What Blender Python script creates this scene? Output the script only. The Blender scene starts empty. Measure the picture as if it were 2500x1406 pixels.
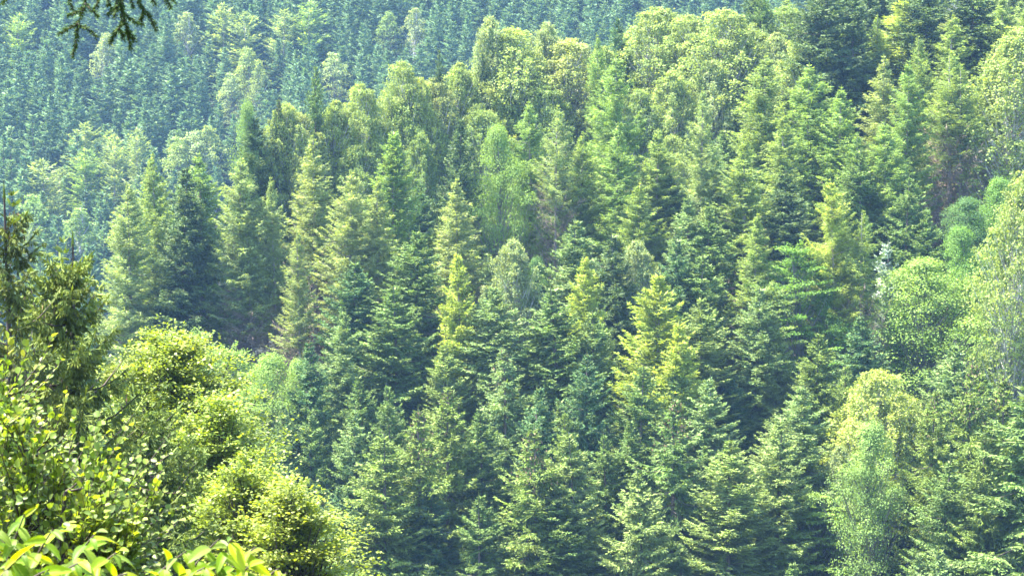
import bpy, math, time
import numpy as np
from mathutils import Vector
T0 = time.time()
S = bpy.context.scene
col = S.collection

# ------------------------------------------------------------------ camera, light, exposure
PITCH = math.radians(-5.0)
FPX = 1250.0 / math.tan(math.radians(13.0))          # focal length in photograph pixels
cam_d = bpy.data.cameras.new('camera'); cam = bpy.data.objects.new('camera', cam_d); col.objects.link(cam)
cam_d.sensor_width = 36.0; cam_d.lens = 18.0 / math.tan(math.radians(13.0))
cam_d.clip_start = 0.1; cam_d.clip_end = 6000
cam_d.dof.use_dof = True; cam_d.dof.focus_distance = 180.0; cam_d.dof.aperture_fstop = 18.0
cam.location = (0, 0, 0); cam.rotation_euler = (math.radians(90) + PITCH, 0, 0)
S.camera = cam

SUN_DIR = Vector((-0.40, 0.10, 0.90)).normalized()   # towards the sun
elev = math.asin(SUN_DIR.z); azim = math.atan2(SUN_DIR.x, SUN_DIR.y)
w = bpy.data.worlds.new('World'); S.world = w; w.use_nodes = True
nt = w.node_tree; nt.nodes.clear()
sky = nt.nodes.new('ShaderNodeTexSky'); sky.sky_type = 'NISHITA'; sky.sun_disc = False
sky.sun_elevation = elev; sky.sun_rotation = azim
sky.air_density = 1.0; sky.dust_density = 1.0; sky.ozone_density = 1.0
bg = nt.nodes.new('ShaderNodeBackground'); bg.inputs['Strength'].default_value = 0.15
wo = nt.nodes.new('ShaderNodeOutputWorld')
nt.links.new(sky.outputs[0], bg.inputs[0]); nt.links.new(bg.outputs[0], wo.inputs[0])
sd = bpy.data.lights.new('sun', 'SUN'); sun = bpy.data.objects.new('sun', sd); col.objects.link(sun)
sd.energy = 5.0; sd.angle = math.radians(2.0); sd.color = (1.0, 0.94, 0.82)
sun.rotation_euler = SUN_DIR.to_track_quat('Z', 'Y').to_euler()
S.view_settings.view_transform = 'Standard'; S.view_settings.look = 'None'
S.view_settings.exposure = 2.74; S.view_settings.gamma = 1.0
S.view_settings.use_curve_mapping = False
S.render.engine = 'CYCLES'
S.cycles.max_bounces = 6; S.cycles.diffuse_bounces = 4; S.cycles.glossy_bounces = 1
S.cycles.transmission_bounces = 4; S.cycles.volume_bounces = 0; S.cycles.transparent_max_bounces = 4
S.cycles.caustics_reflective = False; S.cycles.caustics_refractive = False
HAZE_DENSITY = 0.00013

# ------------------------------------------------------------------ materials
def mat(name):
    m = bpy.data.materials.new(name); m.use_nodes = True
    n = m.node_tree; n.nodes.clear()
    out = n.nodes.new('ShaderNodeOutputMaterial')
    return m, n, out
def math_node(n, op, a, b=None, c=None):
    x = n.nodes.new('ShaderNodeMath'); x.operation = op
    for i, v in enumerate((a, b, c)):
        if v is None: continue
        if isinstance(v, (int, float)): x.inputs[i].default_value = v
        else: n.links.new(v, x.inputs[i])
    return x.outputs[0]
def mixc(n, fac, a, b, mode='MIX'):
    x = n.nodes.new('ShaderNodeMix'); x.data_type = 'RGBA'; x.blend_type = mode
    for i, v in ((0, fac), (6, a), (7, b)):
        if isinstance(v, (int, float)): x.inputs[i].default_value = v
        elif isinstance(v, tuple): x.inputs[i].default_value = (*v, 1)
        else: n.links.new(v, x.inputs[i])
    return x.outputs[2]
def scale_col(n, c, f):
    x = n.nodes.new('ShaderNodeVectorMath'); x.operation = 'SCALE'
    n.links.new(c, x.inputs[0])
    if isinstance(f, (int, float)): x.inputs['Scale'].default_value = f
    else: n.links.new(f, x.inputs['Scale'])
    return x.outputs[0]
def foliage_mat(name, fresh=(0.16, 0.20, 0.05), fresh_amt=0.6, trans=0.35, tcol=(1.3, 1.25, 0.5), rough=0.5, spec=0.35, tint=None, spread=0.9, hue_amt=0.3):
    """Leaves: the object's own colour, each shoot a little lighter, darker or fresher than the next."""
    m, n, out = mat(name)
    oi = n.nodes.new('ShaderNodeObjectInfo')
    at = n.nodes.new('ShaderNodeAttribute'); at.attribute_name = 'var'
    fr = n.nodes.new('ShaderNodeAttribute'); fr.attribute_name = 'fresh'
    tc = n.nodes.new('ShaderNodeTexCoord')
    nz = n.nodes.new('ShaderNodeTexNoise'); nz.inputs['Scale'].default_value = 0.55; nz.inputs['Detail'].default_value = 2
    n.links.new(tc.outputs['Object'], nz.inputs['Vector'])
    base = oi.outputs['Color'] if tint is None else None
    if base is None:
        rgb = n.nodes.new('ShaderNodeRGB'); rgb.outputs[0].default_value = (*tint, 1); base = rgb.outputs[0]
    c = mixc(n, math_node(n, 'MULTIPLY', fr.outputs['Fac'], fresh_amt), base, fresh)
    n2 = n.nodes.new('ShaderNodeTexNoise'); n2.inputs['Scale'].default_value = 0.9; n2.inputs['Detail'].default_value = 3
    mp = n.nodes.new('ShaderNodeMapping'); mp.inputs['Location'].default_value = (13.0, 5.0, 2.0)
    n.links.new(tc.outputs['Object'], mp.inputs[0]); n.links.new(mp.outputs[0], n2.inputs['Vector'])
    hue = n.nodes.new('ShaderNodeMapRange'); hue.inputs['From Min'].default_value = 0.52; hue.inputs['From Max'].default_value = 0.72; n.links.new(n2.outputs['Fac'], hue.inputs['Value'])
    c = mixc(n, math_node(n, 'MULTIPLY', hue.outputs[0], hue_amt), c, mixc(n, 1.0, c, (1.45, 1.12, 0.8), 'MULTIPLY'))
    k = math_node(n, 'MULTIPLY_ADD', at.outputs['Fac'], spread, 1.0 - spread * 0.5)
    k2 = math_node(n, 'MULTIPLY_ADD', nz.outputs['Fac'], 1.0, 0.5)
    c = scale_col(n, c, math_node(n, 'MULTIPLY', k, k2))
    bs = n.nodes.new('ShaderNodeBsdfPrincipled')
    n.links.new(c, bs.inputs['Base Color']); bs.inputs['Roughness'].default_value = rough
    bs.inputs['Specular IOR Level'].default_value = spec
    tr = n.nodes.new('ShaderNodeBsdfTranslucent')
    n.links.new(mixc(n, 1.0, c, tcol, 'MULTIPLY'), tr.inputs['Color'])
    mx = n.nodes.new('ShaderNodeMixShader'); mx.inputs[0].default_value = trans
    n.links.new(bs.outputs[0], mx.inputs[1]); n.links.new(tr.outputs[0], mx.inputs[2])
    n.links.new(mx.outputs[0], out.inputs[0])
    return m
def bark_mat(name, c1, c2, scale=3.0, stretch=(1, 1, 0.25), rough=0.9):
    m, n, out = mat(name)
    tc = n.nodes.new('ShaderNodeTexCoord'); mp = n.nodes.new('ShaderNodeMapping')
    mp.inputs['Scale'].default_value = stretch
    nz = n.nodes.new('ShaderNodeTexNoise'); nz.inputs['Scale'].default_value = scale; nz.inputs['Detail'].default_value = 6
    n.links.new(tc.outputs['Object'], mp.inputs[0]); n.links.new(mp.outputs[0], nz.inputs['Vector'])
    rp = n.nodes.new('ShaderNodeValToRGB'); rp.color_ramp.elements[0].position = 0.38; rp.color_ramp.elements[1].position = 0.62
    rp.color_ramp.elements[0].color = (*c1, 1); rp.color_ramp.elements[1].color = (*c2, 1)
    n.links.new(nz.outputs['Fac'], rp.inputs[0])
    bs = n.nodes.new('ShaderNodeBsdfPrincipled'); bs.inputs['Roughness'].default_value = rough
    n.links.new(rp.outputs[0], bs.inputs['Base Color'])
    bp = n.nodes.new('ShaderNodeBump'); bp.inputs['Strength'].default_value = 0.5; bp.inputs['Distance'].default_value = 0.03
    n.links.new(nz.outputs['Fac'], bp.inputs['Height']); n.links.new(bp.outputs[0], bs.inputs['Normal'])
    n.links.new(bs.outputs[0], out.inputs[0])
    return m
M = {}
M['spruce'] = foliage_mat('spruce_needles', (0.17, 0.22, 0.07), 0.75, 0.25, (1.2, 1.2, 0.5), 0.6, 0.15)
M['larch'] = foliage_mat('larch_needles', (0.24, 0.28, 0.06), 0.5, 0.40, (1.25, 1.2, 0.45), 0.6, 0.2)
M['birch'] = foliage_mat('birch_leaves', (0.27, 0.33, 0.11), 0.5, 0.40, (1.25, 1.2, 0.45), 0.6, 0.12, spread=0.45)
M['broad'] = foliage_mat('broadleaf_leaves', (0.20, 0.27, 0.06), 0.5, 0.38, (1.3, 1.3, 0.4), 0.6, 0.15, spread=0.5)
M['near_leaf'] = foliage_mat('near_broadleaf_leaves', (0.26, 0.30, 0.04), 0.6, 0.45, (1.35, 1.3, 0.3), 0.45, 0.3)
M['near_spruce'] = foliage_mat('near_spruce_needles', (0.15, 0.21, 0.045), 0.7, 0.2, (1.2, 1.2, 0.4), 0.65, 0.12)
M['cone'] = foliage_mat('spruce_cones', (0.24, 0.19, 0.09), 0.6, 0.0, (1, 1, 1), 0.6, 0.3, tint=(0.15, 0.10, 0.05))
M['bark'] = bark_mat('conifer_bark', (0.09, 0.065, 0.05), (0.20, 0.16, 0.13))
M['larch_bark'] = bark_mat('larch_bark', (0.20, 0.165, 0.14), (0.38, 0.32, 0.28))
M['twigs'] = bark_mat('bare_twigs', (0.15, 0.11, 0.08), (0.29, 0.22, 0.165), 1.2, (1, 1, 1))
M['birch_bark'] = bark_mat('birch_bark', (0.22, 0.20, 0.18), (0.72, 0.70, 0.66), 2.2, (1, 1, 1.2), 0.7)
M['grey_bark'] = bark_mat('broadleaf_bark', (0.10, 0.09, 0.08), (0.24, 0.22, 0.19))
M['dark_bark'] = bark_mat('twig_bark', (0.035, 0.025, 0.02), (0.09, 0.065, 0.05), 20)

# ------------------------------------------------------------------ terrain
def g_noise(x, y):
    return (1.1 * np.sin(x * 0.071 + 1.3) * np.cos(y * 0.083 + 0.4) + 0.7 * np.sin(x * 0.19 + y * 0.13) + 0.35 * np.sin(x * 0.41 - y * 0.37 + 2.0))
def ground(x, y):
    x = np.asarray(x, float); y = np.asarray(y, float)
    near = -1.9 - 0.5 * y
    near = np.where(y < -60, 28.1, near)
    yc = np.clip(256 + 0.78 * x, 170, 330)
    yy = np.minimum(y, yc)
    main = -62 + 0.5 * (yy - 165) - 0.32 * np.maximum(y - yc, 0) + 0.10 * np.maximum(x - 15, 0) * 0.4
    far = -58 + 0.47 * (np.minimum(y, 760) - 405) + 0.035 * x
    k = 4.0
    def smax(a, b): return np.maximum(a, b) + k * np.exp(-np.abs(a - b) / k) * 0.35
    z = smax(smax(near, main), far)
    amp = np.clip((y - 20) / 60, 0, 1)
    return z + g_noise(x, y) * amp
def gz(x, y): return float(ground(x, y))

def ray(u, v):
    cx = (u - 1250) / FPX; cy = (703 - v) / FPX
    return np.array([cx, math.cos(PITCH) - cy * math.sin(PITCH), math.sin(PITCH) + cy * math.cos(PITCH)])
def project(x, y, z):
    d = y * math.cos(PITCH) + z * math.sin(PITCH); up = -y * math.sin(PITCH) + z * math.cos(PITCH)
    return 1250 + FPX * x / d, 703 - FPX * up / d
def solve(u, v, H, lo, hi):
    """Where on the terrain a tree of height H stands whose tip is seen in direction (u, v)."""
    d = ray(u, v); ys = np.arange(lo, hi, 0.5); t = ys / d[1]
    f = d[2] * t - H - ground(d[0] * t, ys)
    s = np.nonzero((f[:-1] > 0) & (f[1:] <= 0))[0]
    i = int(s[0]) if len(s) else int(np.argmin(np.abs(f)))
    x, y = d[0] * t[i], ys[i]
    return x, y, d[2] * t[i] - gz(x, y)

# ------------------------------------------------------------------ mesh helpers
class MB:
    def __init__(s): s.V = []; s.F = []; s.var = []; s.fr = []; s.n = 0
    def add(s, V, F, var=None, fr=None):
        V = np.asarray(V, np.float32); F = np.asarray(F, np.int64)
        s.V.append(V); s.F.append(F + s.n); s.n += len(V)
        s.var.append(np.full(len(F), 0.5, np.float32) if var is None else np.asarray(var, np.float32))
        s.fr.append(np.zeros(len(F), np.float32) if fr is None else np.asarray(fr, np.float32))
    def shoots(s, P, A, B, var, fr, mid=0.5):
        """diamonds from P along A, half width B"""
        n = len(P); 
        if n == 0: return
        V = np.empty((n, 4, 3)); V[:, 0] = P; V[:, 1] = P + A * mid + B; V[:, 2] = P + A; V[:, 3] = P + A * mid - B
        s.add(V.reshape(-1, 3), np.arange(n * 4).reshape(n, 4), var, fr)
    def tube(s, pts, rad, k=5):
        pts = np.asarray(pts, float); rad = np.broadcast_to(np.asarray(rad, float), (len(pts),))
        T = np.gradient(pts, axis=0); T /= np.linalg.norm(T, axis=1)[:, None] + 1e-9
        ref = np.array([0.31, 0.95, 0.05]) if abs(T[0, 2]) > 0.7 else np.array([0.0, 0.0, 1.0])
        U = np.cross(T, ref); U /= np.linalg.norm(U, axis=1)[:, None] + 1e-9; W = np.cross(T, U)
        a = np.arange(k) * 2 * math.pi / k
        V = pts[:, None] + rad[:, None, None] * (np.cos(a)[None, :, None] * U[:, None] + np.sin(a)[None, :, None] * W[:, None])
        i = np.arange(len(pts) - 1)[:, None] * k; j = np.arange(k)[None]; j2 = (j + 1) % k
        F = np.stack([i + j, i + j2, i + k + j2, i + k + j], -1).reshape(-1, 4)
        s.add(V.reshape(-1, 3), F)
    def mesh(s, name, material, smooth=False):
        V = np.concatenate(s.V); F = np.concatenate(s.F)
        me = bpy.data.meshes.new(name)
        me.vertices.add(len(V)); me.vertices.foreach_set('co', V.ravel())
        me.loops.add(F.size); me.loops.foreach_set('vertex_index', F.ravel().astype(np.int32))
        me.polygons.add(len(F)); me.polygons.foreach_set('loop_start', np.arange(0, F.size, F.shape[1], dtype=np.int32))
        if smooth: me.polygons.foreach_set('use_smooth', np.ones(len(F), bool))
        for nm, arr in (('var', s.var), ('fresh', s.fr)):
            a = me.attributes.new(nm, 'FLOAT', 'FACE'); a.data.foreach_set('value', np.concatenate(arr))
        me.update(calc_edges=True); me.materials.append(material)
        return me
def unit(v): return v / (np.linalg.norm(v, axis=-1, keepdims=True) + 1e-9)
def rperp(r, A):
    return unit(np.cross(A, r.normal(size=A.shape)))
Z = np.array([0, 0, 1.0])
def trunk_pts(r, H, lean=0.15, n=9):
    z = np.linspace(0, H, n); t = z / H
    return np.stack([lean * np.sin(t * 3 + r.uniform(0, 6)) * t, lean * np.sin(t * 2.4 + r.uniform(0, 6)) * t, z], 1)

# ------------------------------------------------------------------ conifers
def conifer(seed, H=22, R=3.6, n_br=190, ds=0.28, sub=0.42, width=0.06, tert=3, droop=0.25, z0=0.05, prof=0.8, rise=0.45, low=-0.22,
            jag=0.25, leader=1.3, hang=0.3, gap=0.0, subl=(0.22, 1.1), cones=0, twl=0.16, bare=0.0, fine=False, zpow=0.85, tipfresh=0.5, acol=2.0, whorl=0.5, wild=0.08):
    r = np.random.default_rng(seed)
    crown, trunk, cone, dead = MB(), MB(), MB(), MB()
    hz = z0 * H + (H * 0.965 - z0 * H) * np.linspace(0, 1, n_br) ** zpow
    wh = np.maximum(0.4, 0.62 - 0.3 * hz / H)                   # branches stand in whorls
    hz = np.where(r.random(n_br) < whorl, np.round(hz / wh) * wh + r.normal(0, 0.08, n_br), hz)
    hz = np.clip(hz, z0 * H, H * 0.975)
    t = hz / H
    az = r.uniform(0, 2 * math.pi, n_br)
    lob = 1 + 0.13 * np.sin(az * 2 + seed) + 0.1 * np.sin(az * 3 + hz * 0.5 + seed)
    q1 = np.clip(1 - t, 0, 1)
    L = R * (1 - np.exp(-acol * q1 ** prof)) / (1 - math.exp(-acol)) * lob * (1 - jag * r.random(n_br) ** 1.5) + 0.14
    spire = np.clip(0.30 + 0.70 * q1 / 0.15, 0, 1) if not fine else np.clip(0.5 + q1 / 0.08, 0, 1); L *= spire
    L *= np.where(t < 0.25, 0.82 + 0.7 * t, 1)
    if gap: L *= np.where(r.random(n_br) < gap, r.uniform(0.3, 0.6, n_br), 1)
    p1 = low + (rise - low) * np.clip((t - 0.25) / 0.7, 0, 1) ** 1.3 + r.normal(0, wild, n_br)
    bv = r.random(n_br)
    if bare:
        isb = t < bare + r.uniform(-0.1, 0.1, n_br)
    else: isb = np.zeros(n_br, bool)
    hd = np.stack([np.cos(az), np.sin(az), np.zeros(n_br)], 1)
    def pos(i, s):
        zz = L[i] * (p1[i] * s - droop * s * (1 - s) * 1.2 + 0.16 * s ** 3)
        return hd[i] * (L[i] * s * 0.97)[:, None] + Z * (hz[i] + zz)[:, None]
    def tan(i, s):
        dz = p1[i] - droop * 1.2 * (1 - 2 * s) + 0.48 * s ** 2
        return unit(hd[i] + Z * dz[:, None])
    ns = np.maximum(2, np.ceil(L / ds).astype(int)); ns[isb] = 0
    bi = np.repeat(np.arange(n_br), ns); k = np.arange(len(bi)) - np.repeat(np.cumsum(ns) - ns, ns)
    s = (k + 0.35 + r.uniform(0, 0.5, len(k))) / ns[bi]; s = np.clip(s, 0.05, 1)
    P = pos(bi, s); T = tan(bi, s)
    # shoots along the branch itself
    A = T * (ds * 1.7); crown.shoots(P - A * 0.3, A * 1.2, rperp(r, A) * width, bv[bi] * .5 + r.random(len(bi)) * .5, (s > 0.8) * tipfresh)
    # side shoots, left and right
    for side in (-1, 1):
        keep = r.random(len(bi)) < 0.94; b = bi[keep]; ss = s[keep]; PP = P[keep]; TT = T[keep]; n = len(b)
        Sx = unit(np.cross(TT, Z)) * side
        ph = np.radians(r.uniform(38, 72, n))[:, None]
        D = unit(TT * np.cos(ph) + Sx * np.sin(ph) + Z * (r.normal(0.04, 0.16, n) - hang * (1 - ss))[:, None])
        l = np.clip(sub * L[b] * (1 - ss) ** 0.8 + subl[0], subl[0], subl[1]) * r.uniform(0.6, 1.1, n) * (0.35 + 0.65 * spire[b])
        v = bv[b] * .4 + r.random(n) * .6; fr = np.where(ss > 0.6, r.random(n), r.random(n) * 0.35) * tipfresh * 1.6
        crown.shoots(PP, D * l[:, None], rperp(r, D) * (width * 0.9), v, fr)
        for q in range(tert):
            f = (q + 0.5 + r.uniform(-.3, .3, n)) / tert
            for sd2 in (-1, 1):
                P2 = PP + D * (l * f)[:, None]
                D2 = unit(D * 0.75 + np.cross(D, Z) * sd2 * 0.7 + r.normal(0, 0.22, (n, 3)) - Z * hang * r.uniform(0.2, 1.6, n)[:, None])
                l2 = (twl + 0.42 * l * (1 - f)) * r.uniform(0.6, 1.2, n)
                crown.shoots(P2, D2 * l2[:, None], rperp(r, D2) * (width * 0.75), np.clip(v + r.normal(0, .15, n), 0, 1), np.clip(fr + (f > 0.6) * 0.25 * r.random(n), 0, 1))
    # leader and candles
    tp = trunk_pts(r, H * 0.985)
    if leader:
        lsc = 1.0 if not fine else 0.45
        for q in range(3):
            a = np.array([[math.cos(q * 2.1), math.sin(q * 2.1), 0]])
            crown.shoots(np.array([[0, 0, H - leader]]) + tp[-1] * [1, 1, 0], np.array([[0, 0, leader]]), a * 0.07 * lsc, [0.6], [0.9], 0.3)
        for zc, m, ln in ((H - leader * .62, 6, 0.5), (H - leader * 1.05, 7, 0.65), (H - leader * 1.7, 8, 0.75), (H - leader * 2.3, 8, 0.6)):
            a = r.uniform(0, 6.28, m); D = unit(np.stack([np.cos(a), np.sin(a), r.uniform(0.55, 1.1, m)], 1))
            crown.shoots(np.tile([0, 0, zc], (m, 1)) + 0.0, D * ln * min(1, leader / 1.2) * r.uniform(.7, 1.1, m)[:, None], rperp(r, D) * 0.075 * lsc, r.random(m), np.full(m, 1.0))
    trunk.tube(tp, np.linspace(H * 0.011, 0.02, len(tp)), 7)
    # woody branches
    for i in range(0, n_br, 2 if not fine else 1):
        if isb[i] or L[i] < 0.8: continue
        sv = np.linspace(0, 0.85, 4); trunk.tube(pos(np.full(4, i), sv), np.linspace(0.035, 0.008, 4) * (L[i] / 3 + .3), 3)
    out = {'crown': crown, 'trunk': trunk}
    if isb.any():
        for i in np.nonzero(isb)[0]:
            sv = np.linspace(0, 1, 4); pp = pos(np.full(4, i), sv); pp[:, 2] += 0.25 * sv ** 2 * L[i]
            dead.tube(pp, np.linspace(0.035, 0.008, 4), 3)
            m = int(L[i] * 14); q = r.uniform(0.2, 1, m); Pq = pos(np.full(m, i), q); Pq[:, 2] += 0.25 * q ** 2 * L[i]
            D = unit(tan(np.full(m, i), q) * 0.9 + r.normal(0, 0.5, (m, 3)))
            dead.shoots(Pq, D * r.uniform(.35, .95, m)[:, None], rperp(r, D) * 0.013, r.random(m), np.zeros(m))
        out['bare_branches'] = dead
    if cones:
        m = cones; tt = r.uniform(0.80, 0.975, m); ang = r.uniform(0, 6.28, m); rr = R * (1 - np.exp(-acol * (1 - tt) ** prof)) * r.uniform(0.3, 1.0, m)
        Pq = np.stack([np.cos(ang) * rr, np.sin(ang) * rr, tt * H], 1); D = np.tile([0, 0, -1.0], (m, 1)) + r.normal(0, .18, (m, 3))
        for q in range(2): cone.shoots(Pq, D * (0.12 if fine else 0.22), rperp(r, D) * (0.02 if fine else 0.05), r.random(m), r.random(m))
        out['cones'] = cone
    return out

# ------------------------------------------------------------------ leafy trees, from a crown envelope
def leafy(seed, H=20, R=4, z0=0.25, n_cl=240, per=80, leaf=0.16, kind='birch', cl_r=0.9, top=0.6, clw=1.0, limb_k=4, limb_r=0.06, inner=0.35, lobes=0.2, asp=0.75, jitter=1.0, dome=1.0):
    r = np.random.default_rng(seed)
    crown, trunk, limbs = MB(), MB(), MB()
    t = z0 + (1 - z0) * r.beta(1.5, 1.15, n_cl)          # height fraction of each clump
    q = (t - z0) / (1 - z0)
    prof = np.sin(np.clip(q ** 0.75, 0, 1) * math.pi) ** top * (1 - 0.25 * q) if dome > 0 else (1 - q) ** 0.7
    prof = np.maximum(prof, 0.10)
    az = r.uniform(0, 6.28, n_cl)
    lb = 1 + lobes * np.sin(az * 3 + t * 9 + seed) + lobes * 0.7 * np.sin(az * 5 - t * 14)
    rr = R * prof * lb * np.where(r.random(n_cl) < inner, r.uniform(0.25, 0.8, n_cl), r.uniform(0.8, 1.02 if kind != 'spray' else 1.2, n_cl))
    C = np.stack([np.cos(az) * rr, np.sin(az) * rr, t * (H - cl_r * 0.5)], 1)
    tp = trunk_pts(r, H * 0.9, 0.5 if kind == 'birch' else 0.3, 12)
    trunk.tube(tp, np.linspace(H * 0.0105, 0.03, len(tp)) * (1 if kind == 'birch' else 1.3), 8)
    def tr_at(z):
        return np.array([np.interp(z, tp[:, 2], tp[:, 0]), np.interp(z, tp[:, 2], tp[:, 1]), z])
    for i in range(n_cl):
        h0 = max(0.12 * H, C[i, 2] - 1.15 * rr[i] - 0.6 - r.uniform(0, 1.2)); h0 = min(h0, H * 0.86)
        a = tr_at(h0); b = C[i]; m = (a + b) / 2 + np.array([0, 0, -0.12 * rr[i]]) + r.normal(0, 0.12, 3)
        s = np.linspace(0, 1, limb_k + 1)[:, None]
        pp = (1 - s) ** 2 * a + 2 * s * (1 - s) * m + s ** 2 * b
        limbs.tube(pp, np.linspace(limb_r * (1.35 if kind == 'birch' and i % 4 == 0 else 0.8) * (0.5 + rr[i] / R), 0.012, len(pp)), 4)
    N = n_cl * per; ci = np.repeat(np.arange(n_cl), per); cs = cl_r * r.uniform(0.7, 1.35, n_cl) * (0.65 + 0.35 * prof)
    cv = r.random(n_cl)
    outd = unit(np.stack([C[:, 0], C[:, 1], (C[:, 2] - H * 0.45) * 0.6], 1))
    if kind == 'birch':
        st = r.integers(0, 9, N)                             # hanging strands of a clump
        sa = r.uniform(0, 6.28, (n_cl, 9)); sr = r.uniform(0.15, 1, (n_cl, 9)); sl = r.uniform(0.5, 1.9, (n_cl, 9))
        f = r.random(N)
        a = sa[ci, st]; rad = cs[ci] * sr[ci, st] * (0.35 + 0.65 * np.minimum(1, f * 2.2))
        rise = cs[ci] * 0.55 * np.minimum(1, f * 2.2) * (1 - sr[ci, st] * .6)
        P = C[ci] + np.stack([np.cos(a) * rad, np.sin(a) * rad, rise - np.maximum(0, f - 0.35) * sl[ci, st] * clw * 1.5], 1) + r.normal(0, 0.07, (N, 3)) * jitter
        D = unit(np.stack([np.cos(a) * .5, np.sin(a) * .5, -0.8 + 0 * a], 1) + r.normal(0, 0.45, (N, 3)))
        nrm = unit(outd[ci] * .5 + r.normal(0, .6, (N, 3)))
    elif kind == 'spray':
        ax = unit(np.stack([C[:, 0], C[:, 1], 0.15 * rr + 0.3], 1)); la = unit(np.cross(ax, Z))
        e1 = r.normal(0, 0.5, N); e2 = r.normal(0, 1, N) * 0.3 * np.clip(1.2 - np.abs(e1), 0.2, 1)
        P = C[ci] + ax[ci] * (e1 * cs[ci])[:, None] + la[ci] * (e2 * cs[ci])[:, None] + Z * (r.normal(0, 0.06, N) - 0.16 * np.maximum(e1, 0) ** 2)[:, None] + r.normal(0, 0.03, (N, 3))
        nrm = unit(Z * 1.0 + r.normal(0, 0.42, (N, 3))); D = unit(ax[ci] + la[ci] * np.sign(e2)[:, None] * 0.8 + r.normal(0, 0.4, (N, 3)))
    else:
        dr = r.normal(size=(N, 3)); dr[:, 2] = np.abs(dr[:, 2]) * 0.9 - 0.12; dr = unit(dr)
        rad = cs[ci] * (0.62 + 0.38 * r.random(N) ** 0.5)
        P = C[ci] + dr * rad[:, None] * np.array([1, 1, asp]) + r.normal(0, 0.08, (N, 3)) * jitter
        nrm = unit(dr * 0.7 + Z * 0.55 + r.normal(0, 0.4, (N, 3)))
        D = unit(dr * np.array([1, 1, -0.2]) + r.normal(0, 0.5, (N, 3)))
    D = unit(D - nrm * (D * nrm).sum(1)[:, None]); B = np.cross(nrm, D)
    l = leaf * r.uniform(0.6, 1.3, N)
    v = cv[ci] * 0.6 + r.random(N) * 0.4
    crown.shoots(P, D * l[:, None], B * (l * 0.34)[:, None], v, np.clip(r.random(N) * 0.3 + cv[ci] * 0.3 + (q[ci] > 0.7) * 0.2, 0, 1))
    return {'crown': crown, 'trunk': trunk, 'limbs': limbs}

PART_MAT = {}
def templ(kind, parts):
    fm = {'spruce': 'spruce', 'larch': 'larch', 'birch': 'birch', 'broad': 'broad', 'near_leaf': 'near_leaf', 'near_spruce': 'near_spruce'}[kind]
    tm = {'spruce': 'bark', 'larch': 'larch_bark', 'birch': 'birch_bark', 'broad': 'grey_bark', 'near_leaf': 'dark_bark', 'near_spruce': 'dark_bark'}[kind]
    mm = {'crown': fm, 'trunk': tm, 'limbs': tm, 'cones': 'cone', 'bare_branches': 'twigs'}
    return [(pn, mb.mesh(kind + '_' + pn, M[mm[pn]])) for pn, mb in parts.items()]

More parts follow.
